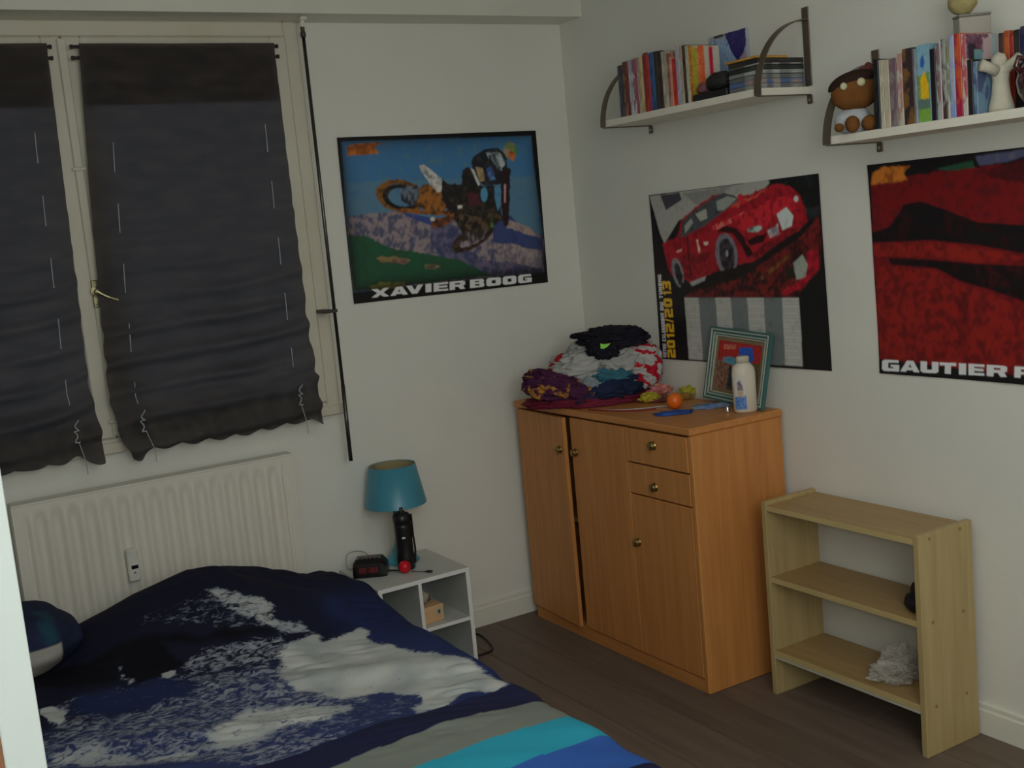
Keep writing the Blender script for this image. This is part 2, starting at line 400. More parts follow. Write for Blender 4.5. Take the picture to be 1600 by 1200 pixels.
# ------------------------------------------------------------------ radiator
rad = thing('radiator', (-1.84, -.05, .20), 'long white steel panel radiator with vertical grooves below the window', 'radiator')
RX0, RX1, RZ0, RZ1 = -2.312, -1.375, .20, .866
def rfn(u, v):
    x = RX0 + (RX1 - RX0) * u; z = RZ0 + (RZ1 - RZ0) * v
    ex = min(x - RX0, RX1 - x); ez = min(z - RZ0, RZ1 - z)
    g = sm(np.array((ex - .028) / .012)) * sm(np.array((ez - .035) / .022))
    r = max(0., math.sin(2 * PI * ((x - RX0 - .028) / ((RX1 - RX0 - .056) / 17)) - PI / 2) * .5 + .5) ** 1.2
    return (x, -.112 + float(g) * (.004 - .0) + float(g) * (-.013) * r + float(g) * .006, z)
MB().grid(rfn, 340, 40).obj('front_panel', RADW, rad, smooth=True)
m = MB(); m.box(RX0, RX0 + .003, -.1119, -.045, RZ0 + .002, RZ1 - .002); m.box(RX1 - .003, RX1, -.1119, -.045, RZ0 + .002, RZ1 - .002); m.box(RX0 + .003, RX1 - .003, -.052, -.045, RZ0 + .004, RZ1 - .01)
m.obj('casing', RADW, rad)
m = MB()
m.box(RX0, RX1, -.1135, -.045, RZ1 - .006, RZ1 + .002, .002)
m.obj('top_cover', RADW, rad)
for xb in (-2.2, -1.52): MB().box(xb, xb + .03, -.045, -.0005, .3, .75, .002).obj('wall_bracket', RADW, rad)
m = MB().tube([(-1.36, -.08, .25), (-1.33, -.08, .25), (-1.33, -.08, .0)], .008, 8); m.lathe((-1.372, -.08, .25), [(.014, 0), (.014, .02), (.010, .025)], 12, axis=(1, 0, 0)); m.obj('pipe', RADW, rad)
al = MB().box(-1.990, -1.952, -.133, -.115, .545, .655, .004).obj('heat_meter', mat('meter_plastic', (122, 122, 115), rough=.35, k=4), rad)
MB().box(-1.979, -1.957, -.1345, -.1325, .588, .600).obj('display', mat('lcd_dark', (14, 16, 15), rough=.2), al)
MB().box(-1.973, -1.966, -.1345, -.1325, .572, .578).obj('seal', mat('meter_grey', (80, 82, 78), rough=.4), al)

# ------------------------------------------------------------------ crank rod of the shutter
ROD = mat('dark_steel_rod', (64, 63, 60), (50, 49, 47), rough=.3, metal=.85)
cr = thing('crank_rod', (-1.15, -.1, .797), 'thin dark metal shutter crank rod hanging beside the window', 'crank rod')
MB().tube([(-1.148, -.10, 2.315), (-1.150, -.10, 1.08)], .0062, 10).obj('upper_rod', ROD, cr, smooth=True)
MB().tube([(-1.150, -.10, 1.08), (-1.1525, -.10, .797)], .0075, 10).obj('grip', ROD, cr, smooth=True)
MB().lathe((-1.148, -.10, 2.312), [(.010, 0), (.010, .012), (.007, .02), (.008, .032), (.004, .036)], 12).obj('joint', mat('joint_brown', (50, 40, 36), rough=.4), cr)
MB().tube([(-1.1475, -.10, 2.346), (-1.1455, -.10, 2.379)], .007, 8).box(-1.157, -1.132, -.114, -.088, 2.368, 2.3798, .002).obj('bracket', WHITE, cr)
MB().box(-1.192, -1.156, -.108, -.0185, 1.345, 1.357, .002).box(-1.160, -1.142, -.112, -.108, 1.345, 1.357).obj('clip', mat('clip_dark', (40, 38, 36), rough=.4), cr)

# ------------------------------------------------------------------ roman blinds
FAB = bpy.data.materials.new('charcoal_sheer'); FAB.use_nodes = True
nt = FAB.node_tree; N = nt.nodes; L = nt.links; b = N['Principled BSDF']
tc = N.new('ShaderNodeTexCoord'); nz = N.new('ShaderNodeTexNoise'); nz.inputs['Scale'].default_value = 9; nz.inputs['Detail'].default_value = 4
mp = N.new('ShaderNodeMapping'); mp.inputs['Scale'].default_value = (1, 1, 3); L.new(tc.outputs['Object'], mp.inputs[0]); L.new(mp.outputs[0], nz.inputs['Vector'])
rp = N.new('ShaderNodeValToRGB'); rp.color_ramp.elements[0].position = .35; rp.color_ramp.elements[1].position = .7
rp.color_ramp.elements[0].color = alb((42, 39, 38)); rp.color_ramp.elements[1].color = alb((54, 50, 47)); L.new(nz.outputs['Fac'], rp.inputs[0])
L.new(rp.outputs[0], b.inputs['Base Color']); b.inputs['Roughness'].default_value = .85; b.inputs['Specular IOR Level'].default_value = .1
tl = N.new('ShaderNodeBsdfTranslucent'); tl.inputs[0].default_value = (.33, .34, .36, 1)
ms = N.new('ShaderNodeMixShader'); ms.inputs[0].default_value = .35; L.new(b.outputs[0], ms.inputs[1]); L.new(tl.outputs[0], ms.inputs[2]); L.new(ms.outputs[0], N['Material Output'].inputs[0])
FAB2 = mat('charcoal_heading', (33, 32, 31), (39, 37, 36), rough=.9, spec=.1)
CORD = mat('white_cord', (118, 122, 126), rough=.5)
CORD_D = mat('grey_ring', (62, 62, 64), rough=.5)
BRK = mat('dark_pole', (30, 28, 27), rough=.5)
def blind(label, xl, xr, seed, mirror, hem):
    t = thing('roman_blind', ((xl(1.6) + xr(1.6)) / 2, -.07, .95), label, 'blind', 'charcoal roman blinds on the window')
    r = random.Random(seed); ph = [r.uniform(0, 6) for _ in range(8)]
    ztop = 2.296
    def fn(u, v):
        z = ztop + (hem(u) - ztop) * v
        x0, x1 = xl(z), xr(z); x = x0 + (x1 - x0) * u
        low = float(sm(np.array((1.95 - z) / .9)))
        sag = .045 * (4 * (u - .5) ** 2) + .02 * math.sin(3 * u + ph[0])
        zz = z - sag * .8 - (.10 * (u - .5) if not mirror else .06 * (u - .5))
        fold = (.5 + .5 * math.sin(zz * 2 * PI / .098 + 1.2 * math.sin(4 * u + ph[1]) + ph[2])) ** 2
        wr = noise.noise((x * 5 + seed, z * 22, seed)) * .006 + noise.noise((x * 14, z * 9, seed + 4)) * .003
        y = -.074 - low * (.030 * fold * (.55 + .9 * (.5 + noise.noise((x * 3, zz * 5, seed + 9))))) + wr * (.9 + 1.6 * low)
        # the folds stacked at the height of the last batten, and the free skirt below it
        st = math.exp(-((zz - 1.115) / .035) ** 2); y -= .026 * st
        sk = float(sm(np.array((1.08 - zz) / .05)))
        y += sk * (.010 * math.sin(u * 2 * PI * 7.5 + ph[3])) - sk * .006
        return (x, y, z)
    MB().grid(fn, 150, 230).obj('fabric', FAB, t, smooth=True)
    xa, xb = xl(2.2), xr(2.2)
    MB().grid(lambda u, v: (xl(2.29 - .19 * v) + .002 + (xr(2.29 - .19 * v) - xl(2.29 - .19 * v) - .004) * u, -.0665 + .003 * noise.noise((u * 7, v * 4, seed)), 2.29 - .19 * v), 30, 8).obj('heading', FAB2, t, smooth=True)
    for zz in (2.287, 2.252):
        MB().tube([(xa - .016, -.064, zz), (xb + .013, -.064, zz)], .0055, 8).lathe((xa - .016, -.064, zz), [(.007, -.004), (.007, .004)], 8, axis=(1, 0, 0)).lathe((xb + .013, -.064, zz), [(.007, -.004), (.007, .004)], 8, axis=(1, 0, 0)).obj('pole', BRK, t)
    for fx in (.115, .885):
        xc = lambda z: xl(z) + (xr(z) - xl(z)) * fx
        z = 2.02 if fx > .5 else 1.98
        while z > 1.17:
            ln = .095
            MB().tube([(xc(z) + .002, -.098, z), (xc(z - ln / 2), -.102, z - ln / 2), (xc(z - ln), -.098, z - ln)], .0015, 6).obj('cord', CORD, t)
            z -= .195
        m = MB(); zb = 1.06
        pts = []
        for k in range(26):
            a = k / 25 * 5 * PI; pts.append((xc(1.1) + .006 * math.sin(a * 1.3 + fx * 9) + .004 * math.sin(a * .37 + 1), -.114 - .004 * math.cos(a), 1.10 - .075 * k / 25 + .006 * math.cos(a * .8)))
        m.tube(pts, .002, 6); m.tube([(xc(1.03), -.112, 1.03), (xc(1.0) + .012, -.112, .965), (xc(1.0) + .012, -.11, .925)], .0014, 6)
        m.obj('cord_knot', CORD, t)
        for z in (1.93, 1.735, 1.54, 1.345, 1.17):
            MB().lathe((xc(z), -.094, z), [(.004, -.0015), (.0062, -.0015), (.0062, .0015), (.004, .0015), (.004, -.0015)], 10, axis=(0, 1, 0), caps=False).obj('ring', CORD_D, t)
    return t
def hemR(u):
    s = abs(math.sin(PI * (u * 7.3 + .15)))
    e = .030 * math.exp(-((u - .02) / .045) ** 2) + .012 * math.exp(-((u - 1) / .03) ** 2)
    return .972 - .014 * s - e + .004 * math.sin(9 * u)
def hemL(u):
    return .975 - .012 * abs(math.sin(PI * (u * 6.4 + .3))) - .014 * math.exp(-((u - 1) / .08) ** 2) + .018 * math.exp(-((u - .86) / .04) ** 2)
ipt = lambda zs, xs: (lambda z: float(np.interp(z, zs, xs)))
blind('charcoal roman blind hanging right of the window handle, whole in view', ipt([.93, 1.0, 1.05, 1.1, 1.14, 1.2, 1.5, 1.83, 2.3], [-1.905, -1.938, -1.952, -1.955, -1.966, -1.963, -1.948, -1.930, -1.899]),
      ipt([.93, 1.0, 1.10, 1.125, 1.14, 1.8, 2.3], [-1.236, -1.238, -1.236, -1.232, -1.246, -1.249, -1.249]), 3, False, hemR)
blind('charcoal roman blind left of the window handle, half cut off at the left', ipt([.9, 2.3], [-2.66, -2.645]),
      ipt([.93, 1.0, 1.08, 1.2, 1.5, 1.8, 2.3], [-2.010, -2.004, -2.006, -2.022, -2.012, -2.006, -1.996]), 11, True, hemL)

# ------------------------------------------------------------------ cabinet
def wood(name, c1, c2, axis='z', rough=.42, sc=5, extra=None):
    st = {'z': (10, 10, .55), 'y': (10, .55, 10), 'x': (.55, 10, 10)}[axis]
    return mat(name, c1, c2, rough=rough, amt=.5, scale=sc, stretch=st, spec=.35)
BE = wood('beech_laminate', (139, 94, 50), (124, 80, 40)); BEY = wood('beech_laminate_long', (139, 94, 50), (124, 80, 40), 'y')
KNOB = mat('antique_brass_knob', (104, 88, 52), (60, 50, 30), rough=.25, metal=.9, scale=80, k=3.5)
CX, CY0, CY1, CH = -.412, -.065, -1.152, .90
cab = thing('cabinet', (-.2, -.6, 0), 'beech wood sideboard cabinet in the corner with laundry piled on top', 'cabinet')
m = MB().box(CX + .018, -.016, CY0 - .018, CY0, 0, CH - .025, .001); m.obj('side_panel', BE, cab)
m = MB().box(CX + .0, -.016, CY1, CY1 + .022, 0, CH - .025, .004); m.obj('side_panel', BE, cab)
m = MB().box(CX - .006, -.014, CY1 - .003, CY0 + .004, CH - .025, CH, .004); m.obj('top_board', BEY, cab)
MB().box(-.024, -.018, CY1 + .022, CY0 - .018, .05, CH - .025).obj('back_panel', BE, cab)
MB().box(CX + .012, -.024, CY1 + .022, CY0 - .018, .045, .06).obj('floor_board', BEY, cab)
MB().box(CX + .004, CX + .02, CY1 + .022, CY0 - .018, 0, .045, .001).obj('plinth', BEY, cab)
MB().box(CX + .03, -.024, -.806, -.79, .06, CH - .025).obj('partition', BE, cab)
MB().box(CX + .03, -.026, -.79, CY0 - .018, .45, .466).obj('shelf', BEY, cab)
def knob(par, x, y, z, nv=(-1, 0, 0)):
    MB().lathe((x, y, z), [(.0155, 0), (.0155, .002), (.010, .004), (.009, .008), (.0135, .010), (.0155, .013), (.013, .017), (.005, .019)], 20, axis=nv).obj('knob', KNOB, par, smooth=True)
# left door stands ajar: hinged at its far edge
h = Matrix.Translation((CX + .002, CY0 - .003, 0)) @ Matrix.Rotation(math.radians(-3.2), 4, 'Z')
dl = MB().box(0, .016, -.362, 0, .05, .868, .002, M=h).obj('door', BE, cab)
kp = h @ Vector((0, -.325, .742)); knob(dl, kp.x, kp.y, kp.z)
dm = MB().box(CX, CX + .016, -.785, -.449, .05, .868, .002).obj('door', BE, cab); knob(dm, CX, -.474, .738)
dr = MB().box(CX, CX + .016, CY1 + .0235, -.797, .05, .632, .002).obj('door', BE, cab); knob(dr, CX, -.823, .461)
MB().box(CX - .0005, CX + .0165, -.797, -.7855, .05, .868, .002).obj('stile', BE, cab)
for z0, z1, kz in ((.750, .868, .822), (.637, .744, .676)):
    q = MB().box(CX - (.003 if z0 > .7 else 0), CX + .016, CY1 + .0235, -.797, z0, z1, .002).obj('drawer', BEY if z0 < 0 else BE, cab); knob(q, CX - (.003 if z0 > .7 else 0), -.955 + (.012 if z0 < .7 else 0), kz)
tag(MB().box(CX + .035, CX + .12, -.46, -.412, .466, .60, .002).obj('folded_garment', mat('red_cloth', (110, 24, 20), rough=.9)), 'red folded cloth seen in the gap behind the ajar cabinet door', 'clothes')

# ------------------------------------------------------------------ low open bookcase
PINE = wood('pale_pine_laminate', (124, 110, 76), (113, 98, 65)); PINEY = wood('pale_pine_long', (118, 98, 64), (106, 86, 54), 'y')
PEDGE = wood('pale_pine_edge', (136, 122, 84), (126, 110, 74), 'y')
bk = thing('bookcase', (-.13, -1.59, 0), 'low open pine bookcase with three shelves right of the cabinet', 'bookcase')
BX0, BX1, BY0, BY1 = -.250, -.024, -1.278, -1.896
m = MB(); m.box(BX0, BX1, BY0 - .020, BY0, 0, .648, .0015); m.obj('side_panel', PINE, bk)
sp = MB().box(BX0, BX1, BY1, BY1 + .020, 0, .648, .0015).obj('side_panel', PINE, bk)
DOW = mat('dowel_spot', (104, 84, 50), rough=.5)
for zz in (.632, .390, .143):
    for xx in (-.205, -.075):
        MB().lathe((xx, BY1 - .0008, zz), [(.0055, 0), (.0055, .0015)], 12, axis=(0, 1, 0)).obj('dowel', DOW, sp)
for zt in (.637, .400, .152):
    s_ = MB().box(BX0 + .004, BX1, BY1 + .0205, BY0 - .0205, zt - .018, zt, .001).obj('shelf', PINEY, bk)
    MB().box(BX0 + .0025, BX0 + .0038, BY1 + .0205, BY0 - .0205, zt - .0175, zt - .0005).obj('edging', PEDGE, s_)
MB().box(BX0 + .001, BX0 + .006, BY1 + .0205, BY0 - .0205, .1255, .1335).obj('shelf_rail', mat('rail_white', (128, 126, 112), rough=.4), bk)
# on its shelves
blk = mat('soft_black', (12, 12, 15), (18, 16, 20), rough=.55)
t = MB(); O = (-.185, -1.822)
def bump(q):
    return q * (1 + .12 * noise.noise(q * 2.0))
t.ell(fr(O, .0, 0, .427), .030, .045, .027, FR, fn=bump).ell(fr(O, .010, .005, .458), .020, .03, .028, FR, fn=bump)
for v in t.bm.verts: v.co.y = max(v.co.y, -1.8745)
tag(t.obj('pouch', blk, smooth=True), 'small soft black pouch on the middle shelf of the pine bookcase', 'pouch')
def crump(sd, a):
    def f(q):
        n = noise.noise(q * 2.3 + Vector((sd, 0, 0))) * a + abs(noise.noise(q * 5.5 + Vector((0, sd, 0)))) * a
        q = q * (1 + n); q.z = max(q.z, -.85); return q
    return f

# crumpled clear bag with a red thing in it
BAG = bpy.data.materials.new('clear_film'); BAG.use_nodes = True
nt = BAG.node_tree; b = nt.nodes['Principled BSDF']; b.inputs['Base Color'].default_value = (.62, .6, .52, 1); b.inputs['Roughness'].default_value = .22; b.inputs['Specular IOR Level'].default_value = .6
tr = nt.nodes.new('ShaderNodeBsdfTransparent'); ms = nt.nodes.new('ShaderNodeMixShader'); ms.inputs[0].default_value = .4
nt.links.new(tr.outputs[0], ms.inputs[1]); nt.links.new(b.outputs[0], ms.inputs[2]); nt.links.new(ms.outputs[0], nt.nodes['Material Output'].inputs[0])
O = (-.13, -1.735)
bg = thing('plastic_bag', fr(O, -.02, 0, .152), 'crumpled clear plastic bag on the bottom shelf of the pine bookcase', 'bag')
def film(*a):
    q = MB().ell(*a)
    for v in q.bm.verts: v.co.z = max(v.co.z, .1525); v.co.y = max(v.co.y, -1.874)
    q.obj('film', BAG, bg)
film(fr(O, -.035, .0, .178), .062, .05, .031, FR, 48, 30, crump(3, .5))
film(fr(O, -.012, .02, .208), .045, .035, .040, FR, 40, 26, crump(8, .5))
film(fr(O, .045, -.005, .172), .030, .03, .020, FR, 30, 20, crump(5, .6))
MB().ell(fr(O, .032, .0, .183), .022, .016, .011, FR, fn=bump).obj('wrapped_item', mat('dark_red_plastic', (72, 22, 20), rough=.4), bg, smooth=True)

# ------------------------------------------------------------------ things on the cabinet
O = (-.23, -.42)
def lump(name, parts, m, label, cat='clothes', group=None, child=None, seed=1, amp=.34, seg=88, rings=54):
    """a crumpled garment: one closed cloth surface per entry of parts (r, d, z, rr, rd, rz, tilt)"""
    mb = MB()
    for k, (r, d, z, a, bb, c, tilt) in enumerate(parts):
        M3 = FR @ Matrix.Rotation(tilt, 3, 'Y')
        def f(q, k=k):
            sd = Vector((seed * 3.1 + k * 5.3, seed * 1.7, k * 2.9))
            wq = q + Vector((noise.noise(q * 1.8 + sd), noise.noise(q * 1.8 + sd * 2), noise.noise(q * 1.8 - sd))) * .45
            rg = lambda p: 1 - 2.2 * abs(noise.noise(p))
            st = Vector((wq.x * 1.1, wq.y * 1.1, wq.z * 2.6))
            n = amp * (.55 * noise.noise(wq * 1.5 + sd) + .42 * (rg(st * 1.7 + sd) - .35) + .26 * (rg(st * 3.4 - sd) - .35) + .10 * noise.noise(q * 9 + sd))
            s = Vector((math.copysign(abs(q.x) ** .85, q.x), math.copysign(abs(q.y) ** .85, q.y), math.copysign(abs(q.z) ** .8, q.z)))
            return s * (1 + n * 1.25)
        mb.ell(fr(O, r, d, z), a, bb, c, M3, seg, rings, f)
    lo = .9005 if parts[0][2] < .95 else None
    if lo:
        for v in mb.bm.verts: v.co.z = max(v.co.z, lo)
    for v in mb.bm.verts:
        v.co.x = min(v.co.x, -.012); v.co.y = min(v.co.y, -.016)
    return tag(mb.obj(name, m, smooth=True), label, cat, group)
G = 'laundry heap on the cabinet'
lump('striped_garment', [(-.05, .0, .915, .235, .13, .028, 0), (.07, .02, .918, .12, .10, .028, 0)], stripes('red_weave', (92, 24, 38), (60, 20, 34), 60, 3), 'crimson and maroon striped garment at the bottom of the laundry heap', 'clothes', G, seed=2, amp=.22)
PURP = mat('purple_yellow_print', (50, 24, 44), (126, 88, 34), rough=.85, scale=18, thr=.58, stretch=(1, 1, .7), spec=.1)
lump('patterned_garment', [(-.178, -.005, .975, .115, .11, .055, .22), (-.10, -.05, .955, .10, .07, .04, .3)], PURP, 'purple garment with yellow print at the left end of the laundry heap', 'clothes', G, seed=5, amp=.26)
lump('navy_garment', [(.045, -.05, .955, .105, .08, .043, -.1), (-.075, -.07, .93, .05, .05, .03, 0)], mat('navy_cloth', (26, 34, 56), (18, 22, 36), rough=.85, scale=9, spec=.1), 'dark navy garment at the front of the laundry heap', 'clothes', G, seed=7)
lump('grey_garment', [(-.045, -.06, .965, .05, .05, .04, .5)], mat('pale_grey_cloth', (100, 108, 108), (84, 90, 94), rough=.85, spec=.1), 'pale grey rag between the purple and navy clothes in the heap', 'clothes', G, seed=8)
lump('teal_garment', [(.03, -.04, 1.005, .085, .07, .026, .0)], mat('teal_cloth', (46, 84, 94), (34, 64, 78), rough=.85, spec=.1), 'teal cloth sticking out of the middle of the laundry heap', 'clothes', G, seed=9)
WHITE_C = mat('white_jersey', (124, 124, 120), (108, 108, 106), rough=.85, scale=7, spec=.1)
lump('white_shirt', [(-.045, .02, 1.045, .135, .10, .052, -.05), (.075, .0, 1.045, .10, .09, .050, -.15), (-.055, .04, 1.105, .06, .06, .035, -.4)], WHITE_C, 'crumpled white shirt across the middle of the laundry heap', 'clothes', G, seed=12)
lump('red_sleeve', [(-.165, .02, 1.062, .042, .022, .014, -.75)], mat('red_cloth2', (118, 22, 26), (92, 16, 22), rough=.85, spec=.1), 'narrow dark red cloth end poking out left of the white shirt', 'clothes', G, seed=3, amp=.1)
RW = stripes('red_white_sport', (124, 122, 120), (124, 18, 30), 9, 4.5, thr=.62)
lump('striped_jersey', [(.150, .01, 1.02, .078, .085, .085, .1), (.10, -.04, .975, .085, .05, .03, .1)], RW, 'white jersey with red stripes at the right end of the heap', 'clothes', G, seed=15, amp=.26)
bl = lump('black_shorts', [(.055, .01, 1.138, .118, .085, .036, .02), (.01, -.06, 1.105, .055, .04, .035, .3), (-.055, .03, 1.155, .045, .04, .010, 0)], mat('black_cloth', (16, 16, 20), (24, 22, 30), rough=.8, scale=9, spec=.15), 'black sports garment with bright green mark on top of heap', 'clothes', G, seed=21, amp=.42)
p = fr(O, .015, -.105, 1.122)
mb = MB()
for (ra, za, rb, zb) in ((0, 0, 0, 0),):
    mb.poly([(-.016, -.008), (-.016, .010), (0, .006), (.022, .008), (.010, -.004), (-.004, -.010)], lambda a, c, t: p + EX * a + Vector((0, 0, c)) + EN * t, -.004, .012)
g = mb.obj('green_mark', mat('lime_print', (104, 160, 62), (92, 150, 52), rough=.6), bl)
# little things right of the heap
O2 = (-.12, -.62)
def wrap(O, r, d, z, a, bb, c, sd, amp=.4, tilt=0):
    return MB().ell(fr(O, r, d, z), a, bb, c, FR @ Matrix.Rotation(tilt, 3, 'Y'), 26, 16, crump(sd, amp))
GW = 'sweet wrappers and bits beside the heap'
tag(wrap(O2, -.035, -.02, .917, .034, .03, .018, 3).obj('wrapper', mat('yellow_foil', (128, 122, 34), (110, 96, 24), rough=.35, scale=30)), 'yellow crumpled wrapper touching the right end of the laundry heap', 'wrapper', GW)
tag(wrap(O2, .135, .03, .919, .050, .03, .020, 6).obj('wrapper', mat('yellow_green_foil', (126, 116, 30), (84, 92, 34), rough=.35, scale=26)), 'yellow-green crumpled packet just left of the picture frame', 'wrapper', GW)
tag(wrap(O2, .015, .05, .932, .040, .03, .020, 9).obj('wrapper', mat('pink_foil', (140, 74, 84), (120, 86, 56), rough=.35, scale=26)), 'pink crumpled wrapper behind the small orange ball', 'wrapper', GW)
tag(wrap(O2, .095, -.025, .912, .030, .02, .012, 13).obj('wrapper', mat('amber_foil', (120, 88, 28), (60, 52, 30), rough=.35, scale=40)), 'amber wrapper right behind the small orange ball', 'wrapper', GW)
tag(wrap(O2, -.005, -.035, .907, .035, .02, .008, 16).obj('wrapper', mat('dull_red_foil', (92, 40, 36), (40, 30, 32), rough=.35, scale=50)), 'dull red flat wrapper left of the small orange ball', 'wrapper', GW)
pb = (-.202, -.818)
tag(MB().ell((pb[0], pb[1], .9295), .029, .029, .029, seg=28, rings=18).obj('ball', mat('orange_rubber', (222, 76, 14), (204, 66, 12), rough=.32, spec=.5), smooth=True), 'small bright orange ball on a blue cloth on the cabinet', 'ball')
cl = MB().ell((pb[0] - .07, pb[1] - .075, .9035), .060, .030, .008, FR, 32, 14, crump(4, .35))
for v in cl.bm.verts: v.co.z = max(v.co.z, .9003)
tag(cl.obj('cloth', mat('blue_cloth', (32, 64, 118), (24, 40, 84), rough=.8), smooth=True), 'small flat blue cloth in front of the orange ball', 'cloth')
cl = MB().ell((pb[0] + .085, pb[1] - .10, .905), .065, .028, .009, FR, 32, 14, crump(14, .4))
for v in cl.bm.verts: v.co.z = max(v.co.z, .9003)
tag(cl.obj('cloth', mat('blue_cloth2', (40, 70, 120), (96, 108, 112), rough=.8, scale=30), smooth=True), 'blue and white strap lying between orange ball and white bottle', 'strap')
CBL = mat('white_lead', (128, 126, 124), (112, 110, 110), rough=.5)
def wire(name, pts, r, m, label, cat='cable', n=40):
    # smooth path through the points
    P = [Vector(p) for p in pts]; out = []
    for i in range(len(P) - 1):
        p0, p1, p2, p3 = P[max(i - 1, 0)], P[i], P[i + 1], P[min(i + 2, len(P) - 1)]
        for k in range(8):
            t = k / 8; out.append(.5 * ((2 * p1) + (p2 - p0) * t + (2 * p0 - 5 * p1 + 4 * p2 - p3) * t * t + (3 * p1 - p0 - 3 * p2 + p3) * t ** 3))
    out.append(P[-1])
    o = MB().tube(out, r, 6).obj(name, m, smooth=True)
    return tag(o, label, cat)
wire('drawstring', [(-.376, -.575, .903), (-.345, -.64, .903), (-.30, -.69, .903), (-.25, -.725, .903), (-.20, -.745, .903), (-.16, -.79, .903)], .0025, CBL, 'thin white cord lying in front of the laundry heap', 'cord')
wire('drawstring', [(-.386, -.545, .9032), (-.35, -.66, .9032), (-.31, -.73, .9032), (-.245, -.765, .9032)], .0025, mat('red_cord', (100, 24, 30), rough=.7), 'thin dark red cord in front of the laundry heap', 'cord')
tag(MB().lathe((-.150, -1.035, .9005), [(.009, 0), (.010, .004), (.006, .012), (.007, .018), (.003, .021)], 16).obj('thimble', mat('bright_metal', (160, 156, 150), rough=.12, metal=1.0, k=5), smooth=True), 'tiny shiny metal cap beside the foot of the white bottle', 'cap')

# picture frame leaning against the wall
FBR = Vector((-.068, -1.128, .9015)); ux = Vector((.03, 1, 0)).normalized(); up = Vector((.19, -.06, 1)).normalized()
ux = (ux - up * ux.dot(up)).normalized(); nn = ux.cross(up).normalized()          # nn points away from the wall or into it
if nn.x > 0: nn = -nn
Mf = Matrix((ux, nn, up)).transposed().to_4x4(); Mf.translation = FBR
FWd, FHt = .315, .258
pf = thing('framed_picture', FBR, 'picture frame with thin teal and white lines leaning behind the white bottle', 'picture frame')
fcols = [(mat('frame_white', (130, 132, 122), rough=.35), .0), (mat('frame_teal', (44, 74, 72), rough=.35), .0), ]
off = 0.0
bands = [(.007, 1), (.004, 0), (.008, 1), (.004, 0), (.004, 1), (.004, 0)]
for i, (wd, ci) in enumerate(bands):
    a0, a1, b0, b1 = off, FWd - off, off, FHt - off
    z = (.014, .016, .012, .013, .009, .008)[i]
    m = MB(); m.box(a0, a1, 0, z, b0, b0 + wd, M=Mf); m.box(a0, a1, 0, z, b1 - wd, b1, M=Mf); m.box(a0, a0 + wd, 0, z, b0 + wd, b1 - wd, M=Mf); m.box(a1 - wd, a1, 0, z, b0 + wd, b1 - wd, M=Mf)
    m.obj('frame_band', fcols[ci][0], pf); off += wd
MB().box(off, FWd - off, 0, .003, off, FHt - off, M=Mf).obj('mount', mat('brown_mount', (84, 70, 48), (96, 84, 62), rough=.6), pf)
fa = [('P', (128, 24, 20), [(0, 0), (1, 0), (1, .38), (0, .42)], .3, (90, 20, 26)), ('P', (150, 90, 70), [(.12, .08), (.4, .05), (.42, .14), (.12, .18)], .4, (120, 30, 30)),
      ('P', (24, 56, 130), [(.48, .1), (.78, .06), (.86, .3), (.7, .46), (.5, .32)], .2, (30, 70, 140)), ('P', (62, 110, 126), [(.12, .36), (.36, .3), (.5, .4), (.4, .5), (.15, .5)], .2, (40, 60, 80)),
      ('P', (70, 42, 30), [(0, .42), (.5, .5), (.4, 1), (0, 1)], .5, (110, 80, 66)), ('P', (22, 26, 26), [(.3, .5), (.7, .42), (.75, 1), (.3, 1)], .3, (50, 54, 50)),
      ('P', (84, 66, 36), [(.74, .4), (1, .36), (1, 1), (.74, 1)], .5, (40, 40, 30)), ('P', (150, 110, 100), [(.36, .48), (.46, .46), (.47, .56), (.37, .58)], 0, None)]
c = rasterise(fa, 110, 90, (90, 50, 40))
o1 = off + .014; PT = np.zeros((111, 91, 3))
for i in range(111):
    for j in range(91):
        PT[i, j] = Mf @ Vector((FWd - o1 - (FWd - 2 * o1) * i / 110, .0042, FHt - o1 - (FHt - 2 * o1) * j / 90))
PT -= np.array(FBR)
o = grid_mesh('picture', PT, c, attr_mat('picture_print', .3)); o.parent = pf

# white bottle
wb = (-.112, -1.083)
bt = thing('bottle', (wb[0], wb[1], .9), 'white plastic bottle with blue label in front of the picture frame', 'bottle')
BW = mat('white_plastic', (146, 140, 128), (142, 136, 124), rough=.35)
def oval(c, prof, ex, M=None, seg=36):
    mb = MB().lathe((0, 0, 0), prof, seg)
    for v in mb.bm.verts:
        q = Vector((v.co.x * ex, v.co.y, v.co.z)); v.co = Vector((c[0], c[1], c[2])) + FR @ q
    return mb
oval((wb[0], wb[1], .9003), [(.024, 0), (.028, .004), (.028, .135), (.026, .150), (.019, .163), (.015, .168)], 1.42).obj('body', BW, bt, smooth=True)
oval((wb[0], wb[1], 1.0687), [(.014, 0), (.0165, .001), (.0165, .018), (.013, .022)], 1.35).obj('cap', mat('cap_white', (136, 134, 116), rough=.35), bt, smooth=True)
lab = [('P', (60, 58, 84), [(.3, .18), (.55, .1), (.75, .3), (.8, .42), (.3, .42)], .4, (120, 100, 90)), ('P', (44, 72, 124), [(0, .62), (1, .58), (1, 1), (0, 1)], .25, (90, 120, 150)), ('P', (130, 118, 98), [(.3, .45), (.8, .45), (.75, .62), (.35, .62)], .2, (110, 90, 70))]
c = rasterise(lab, 24, 60, (140, 138, 132)); PT = np.zeros((25, 61, 3))
for i in range(25):
    for j in range(61):
        a = math.radians(180 + 28 + 62 * i / 24); PT[i, j] = FR @ Vector((math.cos(a) * .0284 * 1.42, math.sin(a) * .0284, .125 - .112 * j / 60))
o = grid_mesh('printed_label', PT, c, attr_mat('label_print', .4)); o.parent = bt

